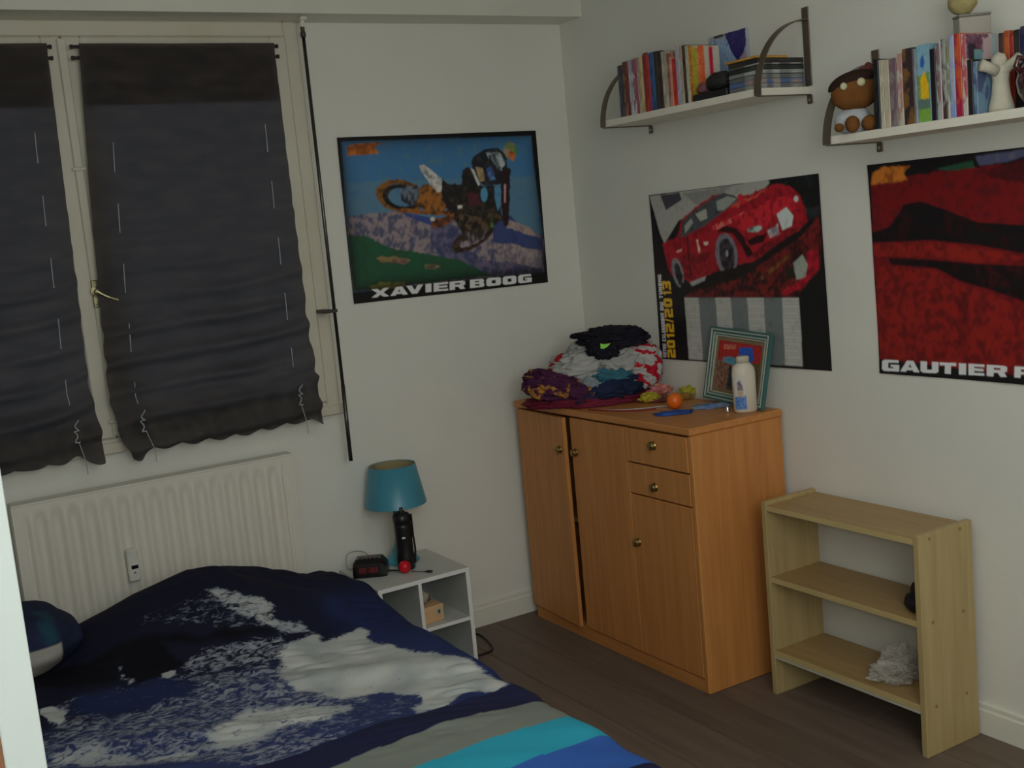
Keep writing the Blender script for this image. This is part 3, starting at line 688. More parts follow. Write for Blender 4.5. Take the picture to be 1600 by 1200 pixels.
# ------------------------------------------------------------------ wall shelves
SHW = mat('white_shelf_board', (134, 132, 122), (128, 126, 116), rough=.45, k=3.6)
BR = mat('brushed_bracket', (78, 70, 60), (62, 56, 48), rough=.4, metal=.5)
def wall_shelf(y0, y1, z, label, side_right=True):
    t = thing('wall_shelf', (-.1, (y0 + y1) / 2, z), label, 'shelf', 'white wall shelves with curved metal brackets')
    MB().box(-.213, -.001, y1, y0, z, z + .023, .001).obj('shelf_board', SHW, t)
    for yb, sg in ((y0, 1), (y1, -1)):
        y_in, y_out = (yb + .001, yb + .004) if sg > 0 else (yb - .004, yb - .001)
        ya, yc = (yb - .012, yb + .016) if sg > 0 else (yb - .016, yb + .012)
        m = MB().box(-.0045, -.0005, ya, yc, z + .024, z + .262, .001).obj('bracket', BR, t)
        # curved flat strip from the front edge up to the wall
        pts = []
        for k in range(25):
            a = k / 24 * PI / 2; pts.append((-.217 + .213 * (1 - math.cos(a)), z + .0 + .222 * math.sin(a)))
        th = .0035; mb = MB(); V = []
        for k, (x, zz) in enumerate(pts):
            a = k / 24 * PI / 2; n = Vector((-math.cos(a), 0, math.sin(a)))
            V.append([mb.bm.verts.new(Vector((x, yy, zz)) + n * s) for yy, s in ((ya, 0), (yc, 0), (yc, th), (ya, th))])
        for p_, q_ in zip(V, V[1:]):
            for k in range(4): mb.bm.faces.new((p_[k], p_[(k + 1) % 4], q_[(k + 1) % 4], q_[k]))
        mb.bm.faces.new(V[0]); mb.bm.faces.new(V[-1][::-1])
        mb.obj('curved_arm', BR, t, smooth=False)
        MB().box(-.217, -.001, ya + .008, yc - .008, z - .0035, z - .0005).obj('under_strip', BR, t)
        ft = MB().box(-.0045, -.0005, ya + .002, yc - .004, z - .030, z - .0036, .001).obj('foot', BR, t)
        MB().lathe((-.0046, (ya + yc) / 2, z - .018), [(.005, 0), (.005, .0012), (.002, .002)], 10, axis=(-1, 0, 0)).obj('screw', mat('screw_steel', (130, 126, 122), rough=.3, metal=.7), ft)
    return t
Z1, Z2 = 1.913, 1.738
wall_shelf(-.548, -1.345, Z1, 'upper left white wall shelf above the car calendar')
wall_shelf(-1.614, -2.414, Z2, 'lower right white wall shelf above the red dirt poster, cut off at the right')
T1, T2 = Z1 + .0235, Z2 + .0235
def case(y0, y1, x0, dep, h, z, col, col2, label, name='video_case', grp='video cases standing on the upper left shelf', thr=.5, sc=26, lean=0.0, cat='case'):
    m = mat('spine_%02d' % len(MATS), col, col2, rough=.35, scale=sc, thr=thr, stretch=(1, 1, .6))
    mb = MB().box(x0, x0 + dep, y1 + .0008, y0 - .0008, z, z + h, .001)
    if lean:
        for v in mb.bm.verts: v.co.y += (v.co.z - z) * lean
    return tag(mb.obj(name, m), label, cat, grp)
g1 = 'video cases standing on the upper left shelf'
row = [(-.638, -.667, .178, (52, 54, 62), (30, 34, 42), 'dark slate video case, first at the left end of upper left shelf'),
 (-.667, -.684, .186, (110, 68, 44), (60, 36, 28), 'orange-brown video case, second from left on upper left shelf'),
 (-.684, -.700, .186, (62, 30, 26), (92, 34, 32), 'dark red-brown case left of the whitish case, upper left shelf'),
 (-.700, -.718, .188, (132, 138, 142), (104, 112, 118), 'pale blue-white case, fourth from left on upper left shelf'),
 (-.718, -.734, .186, (142, 132, 136), (96, 60, 66), 'white case with mauve marks, left of thin maroon spine'),
 (-.734, -.749, .188, (92, 50, 52), (112, 62, 74), 'thin maroon spine left of the beige one, upper left shelf'),
 (-.749, -.761, .188, (132, 116, 108), (108, 92, 84), 'thin beige spine left of olive yellow one, upper left shelf'),
 (-.761, -.778, .188, (112, 108, 62), (134, 124, 92), 'olive yellow spine left of bright red cases, upper left shelf'),
 (-.784, -.801, .190, (118, 20, 34), (92, 16, 24), 'bright red case just right of the olive yellow spine'),
 (-.801, -.818, .190, (104, 26, 24), (124, 40, 30), 'red case just left of the deep blue case'),
 (-.818, -.844, .192, (26, 44, 78), (34, 60, 100), 'deep blue case in the middle of the upper left row'),
 (-.844, -.862, .192, (20, 34, 26), (30, 24, 20), 'black-green case right of the deep blue case'),
 (-.862, -.884, .190, (54, 24, 22), (22, 18, 18), 'black and dark brown case left of the cream case'),
 (-.884, -.911, .185, (132, 128, 114), (112, 106, 92), 'wide cream case with dark specks near the top, upper left shelf'),
 (-.911, -.924, .174, (118, 92, 80), (88, 54, 44), 'narrow brown and pink spine right of the wide cream case'),
 (-.924, -.937, .160, (158, 104, 84), (138, 92, 76), 'narrow salmon spine left of the short red case'),
 (-.937, -.958, .152, (142, 38, 30), (118, 26, 24), 'short red case, lower than its neighbours, upper left shelf'),
 (-.958, -.977, .188, (104, 112, 128), (126, 118, 128), 'pale blue-grey case right of the short red case'),
 (-.977, -.993, .186, (132, 126, 110), (116, 108, 94), 'cream spine just left of the narrow black-brown case'),
 (-.993, -1.008, .186, (30, 16, 16), (56, 38, 24), 'narrow black-brown case near the right of the front row'),
 (-1.008, -1.022, .182, (140, 138, 122), (116, 122, 104), 'thin whitish case, last of the front row on upper left shelf')]
for y0, y1, h, c1, c2, lb in row: case(y0, y1, -.205, .135, h, T1, c1, c2, lb, grp=g1)
def cover(o, y, x0, x1, z0, z1, art, base, n):
    c = rasterise(art, n, 80, base); PT = np.zeros((n + 1, 81, 3)); org = Vector(o['org'])
    PT[..., 0] = (x0 + (x1 - x0) * np.arange(n + 1) / n)[:, None]; PT[..., 1] = y; PT[..., 2] = (z1 + (z0 - z1) * np.arange(81) / 80)[None, :]
    PT -= np.array(org); q = grid_mesh('cover_print', PT, c, attr_mat('cover_ink', .35)); q.parent = o
last = [o for o in COL.objects if o.get('label', '').startswith('thin whitish case')][0]
cover(last, -1.0225, -.2045, -.0705, T1 + .001, T1 + .181, [('P', (120, 60, 26), [(0, 0), (.2, 0), (.2, 1), (0, 1)], .3, (128, 104, 40)), ('P', (120, 112, 36), [(.12, 0), (.3, .05), (.3, 1), (.12, 1)], .3, (110, 90, 30)), ('P', (150, 60, 28), [(.3, 0), (.52, 0), (.5, 1), (.3, 1)], .25, (156, 96, 66)),
 ('P', (136, 130, 116), [(.52, 0), (.66, 0), (.66, 1), (.5, 1)], .1, (120, 116, 100)), ('P', (140, 14, 38), [(.66, .02), (.8, .02), (.8, .9), (.66, .9)], .1, (120, 12, 30)), ('P', (138, 134, 126), [(.8, 0), (1, 0), (1, 1), (.8, 1)], .1, (120, 118, 112))], (130, 124, 108), 40)
ca = [('P', (110, 130, 152), [(0, .05), (.55, .1), (1, .75), (1, 1), (0, 1)], .3, (84, 100, 128)), ('P', (26, 26, 70), [(.42, 0), (1, 0), (1, .22), (.8, .5), (.6, .3)], .3, (48, 34, 84)), ('P', (116, 104, 122), [(.8, .4), (1, .3), (1, .7)], 0, None), ('P', (140, 144, 150), [(.03, .08), (.2, .06), (.2, .3), (.05, .32)], .4, (40, 50, 90)), ('P', (40, 34, 32), [(.12, 0), (.4, 0), (.4, .04), (.12, .04)], 0, None)]
t = thing('comic_book', (-.010, -1.005, T1), 'blue and white picture book standing upright at the back, upper left shelf', 'book')
MB().box(-.014, -.002, -1.093, -.917, T1, T1 + .225, .001).obj('cover', mat('cover_white', (120, 124, 132)), t)
c = rasterise(ca, 70, 90, (112, 120, 130)); PT = np.zeros((71, 91, 3))
for i in range(71):
    PT[i, :, 0] = -.0148; PT[i, :, 1] = -.917 - .176 * i / 70; PT[i, :, 2] = T1 + .225 * (1 - np.arange(91) / 90)
PT -= np.array((-.010, -1.005, T1)); o = grid_mesh('cover_print', PT, c, attr_mat('comic_print', .35)); o.parent = t
# flat black things and the stack of slim cases
tag(MB().box(-.205, -.100, -1.196, -1.030, T1, T1 + .022, .003).obj('flat_case', mat('flat_black', (15, 14, 17), (22, 20, 24), rough=.5)), 'flat black case lying under the dark soft pouch, upper left shelf', 'case')
tag(MB().ell((-.165, -1.125, T1 + .05), .036, .052, .028, seg=36, rings=20, fn=crump(5, .2)).obj('soft_pouch', mat('dark_pouch', (28, 28, 26), (18, 16, 18), rough=.7), smooth=True), 'dark soft pouch lying left of the stack of flat cases', 'pouch')
tag(MB().ell((-.180, -1.062, T1 + .038), .020, .020, .016, seg=24, rings=14, fn=crump(2, .3)).obj('pink_eraser', mat('dull_pink', (92, 50, 56), (60, 44, 48), rough=.6), smooth=True), 'small dull pink lump left of the dark soft pouch', 'eraser')
zz = T1
st = [((104, 104, 100), (70, 70, 72), .0145, 'lowest'), ((112, 96, 88), (54, 70, 100), .0145, 'second lowest red-sided'), ((92, 94, 92), (64, 66, 66), .0145, 'third lowest'), ((116, 118, 114), (84, 88, 86), .012, 'fourth, palest,'), ((32, 40, 36), (22, 26, 24), .0145, 'fifth, dark green,'), ((104, 102, 98), (60, 58, 58), .006, 'thin pale grey sixth'), ((26, 24, 26), (34, 30, 28), .0145, 'black topmost')]
for k, (c1, c2, th, wd) in enumerate(st):
    j = (k * 37 % 5 - 2) * .0012
    q = case(-1.203 + j, -1.338 + j, -.200 + j, .190, th - .0008, zz, c1, c2, wd + ' slim case in the flat stack by the right bracket', 'slim_case', 'slim cases stacked flat on the upper left shelf', sc=12)
    zz += th
tag(MB().box(-.206, -.075, -1.335, -1.194, zz, zz + .007, .001).obj('booklet', mat('yellow_brown_cover', (142, 106, 44), (118, 86, 34), rough=.6)), 'yellow-brown booklet on top of the flat stack of slim cases', 'booklet')

# lower right shelf
g2 = 'cases and books standing on the lower right shelf'
row = [(-1.779, -1.796, .185, .135, (20, 30, 34), (16, 16, 20), 'black case with teal edge, first right of the brown plush doll'), (-1.797, -1.812, .180, .135, (138, 134, 118), (122, 120, 104), 'cream case right next to the black teal-edged case'), (-1.812, -1.831, .178, .135, (136, 128, 112), (128, 120, 104), 'second cream case from the brown plush doll'),
 (-1.831, -1.856, .178, .135, (92, 88, 86), (80, 64, 70), 'grey-mauve case between two cream ones, lower right shelf'), (-1.856, -1.875, .186, .135, (132, 128, 116), (124, 94, 88), 'cream case with pink top, left of brown gold book'), (-1.876, -1.911, .195, .135, (82, 58, 30), (38, 28, 30), 'thick brown and gold book left of the sky-blue one'),
 (-1.911, -1.921, .190, .135, (104, 110, 118), (90, 96, 100), 'thin pale blue-grey spine between gold and sky-blue books'), (-1.963, -1.980, .180, .135, (24, 18, 24), (18, 16, 20), 'black case just right of the sky-blue picture book'), (-1.980, -1.992, .186, .135, (106, 120, 116), (84, 62, 64), 'pale green and mauve case right of the black one'),
 (-1.992, -1.998, .198, .135, (140, 126, 128), (128, 120, 120), 'very thin pinkish white spine, lower right shelf'), (-1.998, -2.012, .198, .135, (50, 36, 32), (104, 108, 104), 'mottled dark brown case left of a whitish one'), (-2.012, -2.021, .198, .135, (128, 132, 128), (88, 90, 56), 'thin whitish spine left of the lavender case'),
 (-2.021, -2.038, .202, .135, (96, 104, 138), (116, 122, 134), 'lavender-blue case left of the red and orange one'), (-2.038, -2.058, .204, .135, (112, 22, 44), (138, 60, 34), 'red and orange case, lower right shelf'), (-2.058, -2.073, .200, .135, (138, 130, 124), (128, 60, 66), 'cream case with red marks left of the short black one')]
for y0, y1, h, dp, c1, c2, lb in row: case(y0, y1, -.205, dp if y1 > -1.95 else .128, h, T2, c1, c2, lb, grp=g2)
lastb = [o for o in COL.objects if o.get('label', '').startswith('cream case with red marks')][0]
cover(lastb, -2.0735, -.2045, -.0775, T2 + .001, T2 + .199, [('P', (60, 34, 48), [(0, 0), (.7, 0), (.6, .2), (.3, .3), (0, .3)], .3, (90, 62, 74)), ('P', (26, 18, 30), [(.05, .12), (.3, .12), (.3, .5), (.1, .5)], .1, (40, 24, 40)), ('P', (70, 100, 106), [(.24, .2), (.48, .2), (.5, .48), (.26, .5)], .2, (84, 108, 104)), ('P', (128, 108, 114), [(.5, .05), (.85, .05), (.8, .3), (.5, .3)], .3, (112, 118, 104)), ('P', (104, 118, 120), [(.78, 0), (1, 0), (1, .3), (.8, .3)], .1, (90, 106, 112))], (122, 120, 108), 40)
case(-2.074, -2.089, -.205, .10, .135, T2, (26, 20, 18), (20, 20, 30), 'short black case left of the white stuffed figure', grp=g2)
case(-2.089, -2.103, -.205, .10, .128, T2, (74, 96, 112), (52, 60, 84), 'short blue-teal case touching the white stuffed figure', grp=g2)
# sky-blue picture book
t = thing('picture_book', (-.14, -1.942, T2), 'wide sky-blue book with yellow figure and green foot on its spine', 'book', g2)
MB().box(-.204, -.06, -1.962, -1.922, T2, T2 + .196, .001).obj('cover', mat('sky_cover', (88, 118, 128), (80, 110, 120)), t)
sa = [('P', (92, 124, 134), [(0, 0), (1, 0), (1, .4), (0, .4)], .2, (76, 104, 124)), ('P', (64, 92, 60), [(0, .4), (1, .35), (1, .74), (0, .74)], .4, (96, 128, 54)), ('P', (62, 80, 76), [(0, .7), (1, .7), (1, .85), (0, .85)], .2, (70, 92, 60)), ('P', (88, 122, 48), [(0, .83), (1, .83), (1, 1), (0, 1)], .3, (74, 104, 40)),
      ('P', (156, 134, 22), [(.25, .42), (.6, .34), (.85, .5), (.9, .7), (.2, .7)], .25, (170, 92, 20)), ('P', (34, 64, 120), [(.3, .18), (.5, .12), (.65, .22), (.5, .3), (.3, .28)], 0, None)]
c = rasterise(sa, 20, 90, (88, 118, 128)); PT = np.zeros((21, 91, 3))
for i in range(21):
    PT[i, :, 0] = -.2046; PT[i, :, 1] = -1.9228 - .0384 * i / 20; PT[i, :, 2] = T2 + .195 * (1 - np.arange(91) / 90)
PT -= np.array((-.14, -1.942, T2)); o = grid_mesh('spine_print', PT, c, attr_mat('sky_print', .35)); o.parent = t
g3 = 'books in the back row of the lower right shelf'
rowb = [(-1.982, -1.999, .205, (52, 20, 34), (30, 20, 26), 'dark plum book, back row above the short black case'), (-1.999, -2.016, .205, (66, 98, 104), (86, 50, 64), 'teal book, back row left of white figure head'), (-2.016, -2.040, .203, (112, 106, 106), (96, 104, 96), 'pale grey book behind the white stuffed figure'), (-2.040, -2.058, .202, (116, 118, 118), (92, 104, 108), 'whitish blue book behind the white figure'),
 (-2.058, -2.070, .200, (134, 132, 126), (120, 118, 112), 'thin white book left of the dark brown one, back row'), (-2.070, -2.086, .200, (62, 38, 36), (48, 30, 32), 'dark brown book, back row left of orange book'), (-2.086, -2.102, .203, (134, 66, 28), (118, 52, 24), 'orange book, back row above the dark red pot'), (-2.102, -2.114, .190, (116, 34, 26), (92, 28, 24), 'brick-red book, back row right of the orange book'),
 (-2.114, -2.132, .200, (34, 32, 30), (26, 26, 28), 'black book, back row right of the brick-red book'), (-2.132, -2.15, .205, (28, 26, 56), (40, 42, 60), 'navy book, back row at the photo edge')]
for y0, y1, h, c1, c2, lb in rowb: case(y0, y1, -.075, .070, h, T2, c1, c2, lb, 'book', g3, cat='book')
# brown plush doll
O = (-.15, -1.70); BRN = mat('brown_plush', (84, 54, 26), (70, 44, 20), rough=.95, scale=30, bump=.4, bscale=220, spec=.1)
pd = thing('plush_doll', fr(O, -.03, -.02, T2), 'brown plush doll with dark hair and pale shirt seated on lower right shelf', 'plush toy')
MB().ell(fr(O, -.028, 0, 1.873), .068, .045, .050, FR @ Matrix.Rotation(-.12, 3, 'Y'), 32, 22).obj('head', BRN, pd, smooth=True)
DK = mat('dark_plush_hair', (28, 18, 16), (38, 26, 20), rough=.95, scale=30, bump=.5, bscale=200, spec=.1)
def cap(q):
    return Vector((q.x, q.y, max(q.z, -.05)))
MB().ell(fr(O, -.030, .010, 1.897), .071, .047, .036, FR @ Matrix.Rotation(-.22, 3, 'Y'), 32, 22, cap).obj('hair', DK, pd, smooth=True)
MB().ell(fr(O, .016, .015, 1.936), .013, .012, .018, FR, 14, 10).ell(fr(O, .003, .012, 1.935), .014, .012, .009, FR, 14, 10).obj('tuft', mat('tuft_red', (72, 36, 32), rough=.9), pd, smooth=True)
EY = mat('eye_cream', (136, 134, 106), (130, 128, 100), rough=.4)
MB().ell(fr(O, -.070, -.035, 1.889), .010, .008, .0105, FR, 14, 10).obj('eye', EY, pd, smooth=True)
MB().ell(fr(O, -.024, -.044, 1.896), .012, .008, .0115, FR, 14, 10).obj('eye', EY, pd, smooth=True)
SHI = mat('pale_shirt', (120, 124, 126), (92, 112, 114), rough=.9, scale=24, thr=.6)
MB().ell(fr(O, -.035, .005, T2 + .035), .052, .036, .038, FR, 26, 18, bump).obj('shirt', SHI, pd, smooth=True)
for r, d, z, a, b_, c_ in ((-.054, -.045, T2 + .023, .020, .022, .023), (-.004, -.045, T2 + .022, .024, .022, .022)):
    MB().ell(fr(O, r, d, z), a, b_, c_, FR, 20, 14).obj('foot', BRN, pd, smooth=True)
for r, d, z, a, b_, c_ in ((-.088, -.035, T2 + .017, .013, .014, .012), (.030, -.035, T2 + .028, .016, .014, .012)):
    MB().ell(fr(O, r, d, z), a, b_, c_, FR, 18, 12).obj('hand', BRN, pd, smooth=True)
# white stuffed figure with arms out
O = (-.165, -2.125); WP = mat('white_plush', (136, 132, 118), (124, 124, 112), rough=.95, scale=24, bump=.4, bscale=180, spec=.1)
ps = thing('stuffed_figure', fr(O, 0, 0, T2), 'white stuffed figure with outstretched arms among books, lower right shelf', 'plush toy')
MB().lathe(fr(O, .012, 0, T2 + .001), [(.030, 0), (.030, .01), (.022, .045), (.019, .075), (.022, .10), (.012, .115)], 20).obj('body', WP, ps, smooth=True)
MB().ell(fr(O, .010, 0, T2 + .124), .019, .018, .019, FR, 20, 14, bump).obj('head', WP, ps, smooth=True)
MB().tube([fr(O, .0, -.008, T2 + .098), fr(O, -.025, -.012, T2 + .110), fr(O, -.042, -.014, T2 + .116)], [.014, .013, .015], 10).obj('arm', WP, ps, smooth=True)
MB().tube([fr(O, .018, -.008, T2 + .100), fr(O, .045, -.004, T2 + .118), fr(O, .060, -.002, T2 + .128)], [.014, .012, .014], 10).obj('arm', WP, ps, smooth=True)
# glossy dark red pot
O = (-.140, -2.245)
pt = thing('pot', fr(O, 0, 0, T2), 'glossy dark red round pot at the right end of the lower shelf', 'pot')
RG = mat('dark_red_glaze', (44, 14, 18), (36, 12, 16), rough=.08, spec=.6, coat=.6)
MB().lathe(fr(O, 0, 0, T2 + .0005), [(.035, 0), (.048, .006), (.064, .035), (.068, .062), (.062, .088), (.045, .108), (.030, .118), (.030, .128), (.036, .133)], 40).obj('body', RG, pt, smooth=True)
MB().tube([fr(O, -.058, 0, T2 + .08), fr(O, -.072, 0, T2 + .10), fr(O, -.066, 0, T2 + .118), fr(O, -.042, 0, T2 + .112)], .007, 10).obj('handle', RG, pt, smooth=True)
# pale box and yellow ball on top of the books
O = (-.10, -2.0)
bx = thing('small_box', fr(O, .02, 0, T2 + .206), 'pale grey box standing on top of books, lower right shelf', 'box')
Mx = FR.to_4x4(); Mx.translation = fr(O, .012, 0, T2 + .2065)
MB().box(-.040, .040, -.022, .022, 0, .046, .002, M=Mx).obj('body', mat('pale_card', (116, 114, 104), (104, 102, 94), rough=.7), bx)
MB().box(-.042, .042, -.024, .024, .0465, .053, .002, M=Mx).obj('lid', mat('lid_grey', (92, 90, 82), rough=.6), bx)
tag(MB().ell(fr(O, -.010, -.002, T2 + .2065 + .053 + .034), .036, .033, .034, FR, 28, 20, bump).obj('yellow_plush', mat('yellow_fluff', (116, 108, 72), (100, 92, 58), rough=.95, scale=18, bump=.4, bscale=150), smooth=True), 'pale yellow fluffy ball on the box above the lower right shelf', 'plush toy')

# ------------------------------------------------------------------ nightstand cube
NW = mat('white_melamine', (118, 120, 116), (112, 114, 110), rough=.4, k=3.4); NE = mat('white_edge', (142, 144, 140), (136, 138, 134), rough=.4, k=3.4); NB = mat('grey_back', (92, 96, 94), (86, 90, 88), rough=.6)
NX0, NX1, NY0, NY1, NH = -1.217, -.852, -.370, -.020, .378
ns = thing('nightstand', ((NX0 + NX1) / 2, (NY0 + NY1) / 2, 0), 'low white open cube nightstand beside the bed', 'nightstand')
def board(n, x0, x1, z0, z1, y0=NY0 + .002):
    q = MB().box(x0, x1, y0, NY1, z0, z1, .0005).obj(n, NW, ns)
    MB().box(x0, x1, y0 - .0015, y0 - .0001, z0, z1).obj('edging', NE, q)
board('top_board', NX0, NX1, NH - .015, NH); board('bottom_board', NX0 + .015, NX1 - .015, .0, .015)
board('side_panel', NX0, NX0 + .0149, 0, NH - .0151); board('side_panel', NX1 - .0149, NX1, 0, NH - .0151)
board('divider', -1.060, -1.047, .0151, NH - .0151, NY0 + .004); board('shelf', NX0 + .015, -1.0601, .180, .193, NY0 + .004); board('shelf', -1.0469, NX1 - .015, .180, .193, NY0 + .004)
MB().box(NX0 + .015, NX1 - .015, NY1 - .004, NY1 - .0005, .0151, NH - .0151).obj('back_panel', NB, ns)
bx = thing('carton', (-.99, -.29, .1935), 'small beige carton with square mark inside the nightstand cube', 'box')
Mx = Matrix.Translation((-1.040, -.335, .1935)) @ Matrix.Rotation(.12, 4, 'Z')
MB().box(0, .092, 0, .10, 0, .062, .002, M=Mx).obj('body', mat('beige_card', (150, 122, 90), (138, 110, 80), rough=.7), bx)
MB().box(.060, .084, -.0008, -.0002, .022, .050, M=Mx).obj('pale_patch', mat('patch_pale', (134, 130, 110)), bx)
MB().box(.066, .076, -.0016, -.0009, .029, .043, M=Mx).obj('dark_mark', mat('patch_dark', (58, 60, 48)), bx)
q = MB().ell((-1.015, -.275, .2815), .028, .035, .026, seg=30, rings=18, fn=crump(3, .35))
tag(q.obj('tissue', mat('white_tissue', (122, 118, 106), (100, 96, 86), rough=.9), smooth=True), 'crumpled whitish tissue on the carton inside the nightstand', 'tissue')
tag(MB().ell((-.985, -.26, .268), .016, .02, .012, fn=bump).obj('dark_cloth', mat('brown_dark', (44, 34, 28), rough=.9), smooth=True), 'small dark brown rag beside the tissue on the carton', 'cloth')

# lamp
TEAL = mat('turquoise_ceramic', (50, 104, 116), (44, 94, 106), rough=.28, spec=.5)
lp = (-.992, -.100)
lm = thing('table_lamp', (lp[0], lp[1], NH), 'turquoise table lamp with conical shade on the nightstand', 'lamp')
MB().lathe((lp[0], lp[1], NH + .0003), [(.066, 0), (.067, .006), (.058, .016), (.040, .034), (.026, .060), (.0185, .09), (.0155, .13), (.015, .215)], 40).obj('base', TEAL, lm, smooth=True)
MB().lathe((lp[0], lp[1], .590), [(.013, 0), (.013, .05), (.02, .055), (.028, .075), (.03, .092), (.022, .112), (.008, .12)], 24).obj('bulb', mat('bulb_white', (140, 138, 130), rough=.3), lm, smooth=True)
MB().lathe((lp[0], lp[1], 0), [(.1165, .601), (.088, .752), (.0865, .752), (.115, .601), (.1165, .601)], 56, caps=False).obj('lamp_shade', mat('turquoise_shade', (46, 98, 112), (42, 92, 106), rough=.35, spec=.5), lm, smooth=False)
MB().lathe((lp[0], lp[1], 0), [(.1140, .603), (.0858, .7505)], 56, caps=False).obj('shade_lining', mat('shade_lining', (112, 104, 76), rough=.6), lm, smooth=True)
m = MB()
for k in range(3):
    a = k * 2 * PI / 3; m.tube([(lp[0] + .014 * math.cos(a), lp[1] + .014 * math.sin(a), .64), (lp[0] + .0865 * math.cos(a), lp[1] + .0865 * math.sin(a), .745)], .0012, 5)
m.obj('shade_carrier', mat('wire_grey', (90, 90, 86), rough=.4, metal=.8), lm)
for o_ in [o for o in lm.children if o.name.startswith('lamp_shade')]:
    for p_ in o_.data.polygons: p_.use_smooth = True
wire('lamp_cord', [(-1.062, -.10, NH + .004), (-1.085, -.05, NH + .02), (-1.125, -.035, NH + .055), (-1.185, -.05, NH + .062), (-1.205, -.07, NH + .03), (-1.19, -.06, NH + .004), (-1.15, -.03, NH + .004)], .0018, mat('white_cable', (118, 116, 110), rough=.5), 'thin white cable looping behind the clock radio on nightstand')
# black bottle
PB = (-1.022, -.203)
bo = thing('sports_bottle', (PB[0], PB[1], NH), 'tall black bottle with clip standing in front of the turquoise lamp', 'bottle')
BKP = mat('black_plastic', (20, 18, 19), (16, 15, 16), rough=.3)
MB().lathe((PB[0], PB[1], NH + .0005), [(.030, 0), (.033, .005), (.033, .05), (.0315, .055), (.0315, .11), (.032, .16), (.030, .175)], 32).obj('body', BKP, bo, smooth=True)
MB().lathe((PB[0], PB[1], NH + .176), [(.032, 0), (.033, .004), (.033, .026), (.026, .034), (.012, .038), (.011, .052), (.009, .058)], 32).obj('cap', BKP, bo, smooth=True)
m = MB(); mm = FR.to_4x4(); mm.translation = Vector((PB[0], PB[1], NH))
m.box(.032, .039, -.008, .008, .115, .205, .003, M=mm).box(.028, .038, -.007, .007, .02, .03, .001, M=mm); m.tube([fr((PB[0], PB[1]), .036, 0, NH + .12), fr((PB[0], PB[1]), .038, 0, NH + .07), fr((PB[0], PB[1]), .034, 0, NH + .025)], .004, 8)
m.obj('clip', BKP, bo)
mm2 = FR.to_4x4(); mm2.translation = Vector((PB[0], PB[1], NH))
MB().box(-.002, .010, -.0335, -.0312, .121, .128, .0005, M=mm2).obj('glint_dot', mat('glint_white', (150, 148, 148), rough=.4), bo)  # small white dot painting the highlight on the black body
# clock radio
ck = thing('clock_radio', fr((-1.15, -.16), 0, 0, NH), 'black clock radio with dull red display on the nightstand', 'clock')
mc = FR.to_4x4(); mc.translation = fr((-1.15, -.165), 0, 0, NH + .0005)
def wedge(prof, x0, x1, taper):
    mb = MB()
    A = []
    for x, tp in ((x0, taper), (x0 + .012, 0), (x1 - .020, 0), (x1, taper * 1.6)):
        A.append([mb.bm.verts.new(mc @ Vector((x, y * (1 - tp * 2), z * (1 - tp * 5)))) for y, z in prof])
    for a, b_ in zip(A, A[1:]):
        for k in range(len(prof)): mb.bm.faces.new((a[k], a[(k + 1) % len(prof)], b_[(k + 1) % len(prof)], b_[k]))
    mb.bm.faces.new(A[0][::-1]); mb.bm.faces.new(A[-1]); return mb
wedge([(-.045, 0), (-.047, .012), (-.036, .050), (-.022, .064), (.03, .064), (.042, .050), (.045, 0)], -.060, .064, .045).obj('body', mat('glossy_black', (14, 14, 15), (12, 12, 13), rough=.22), ck, smooth=False)
Md2 = mc @ Matrix.Translation((0, -.0445, .028)) @ Matrix.Rotation(math.radians(-16), 4, 'X')
MB().box(-.040, .030, -.0035, .0015, -.012, .012, .001, M=Md2).obj('display_window', mat('display_dark', (40, 12, 14), rough=.15), ck)
m = MB()
for i, dg in enumerate(('8', '8', ':', '8', '8')):
    x = -.034 + i * .0135
    if dg == ':':
        m.box(x + .004, x + .006, -.0045, -.0036, -.005, -.003, M=Md2).box(x + .004, x + .006, -.0045, -.0036, .003, .005, M=Md2)
    else:
        for (a, b_, c_, d_) in ((0, .009, -.009, -.0072), (0, .009, -.0009, .0009), (0, .009, .0072, .009), (0, .0018, -.009, .009), (.0072, .009, -.009, .009)):
            m.box(x + a, x + b_, -.0045, -.0036, c_, d_, M=Md2)
m.obj('display_segments', mat('dull_red_led', (96, 14, 20), rough=.4), ck)
m = MB()
for i in range(5): m.box(-.038 + i * .015, -.028 + i * .015, -.012, -.002, .0642, .068, .001, M=mc)
m.obj('buttons', mat('rose_grey_button', (84, 62, 62), (60, 52, 52), rough=.4), ck)
rb = Vector((-1.053, -.252, 0))
tag(MB().ell((rb.x, rb.y, NH + .0235), .022, .022, .0232, seg=28, rings=18).obj('red_ball', mat('red_ball_plastic', (150, 8, 22), (128, 6, 18), rough=.35, spec=.4), smooth=True), 'small bright red ball at the foot of the black bottle', 'ball')
wire('black_lead', [(rb.x + .018, rb.y - .012, NH + .006), (-1.015, -.285, NH + .004), (-.995, -.312, NH + .004)], .0016, BKP, 'thin dark lead running from the red ball to black plug')
tag(MB().tube([(-.999, -.309, NH + .0055), (-.988, -.320, NH + .0055), (-.980, -.328, NH + .0055)], [.0032, .0052, .0046], 10).obj('jack_plug', BKP, smooth=True), 'small black plug near the front edge of the nightstand', 'plug')
wire('black_lead', [(rb.x - .018, rb.y + .006, NH + .012), (-1.085, -.215, NH + .010), (-1.105, -.20, NH + .010)], .003, BKP, 'short black lead between the clock radio and red ball')
wire('power_cable', [(-.835, -.03, .012), (-.80, -.045, .006), (-.70, -.085, .005), (-.715, -.22, .005), (-.745, -.282, .005), (-.79, -.292, .005), (-.835, -.285, .005)], .0042, BKP, 'black power cable lying on the floor right of the nightstand')

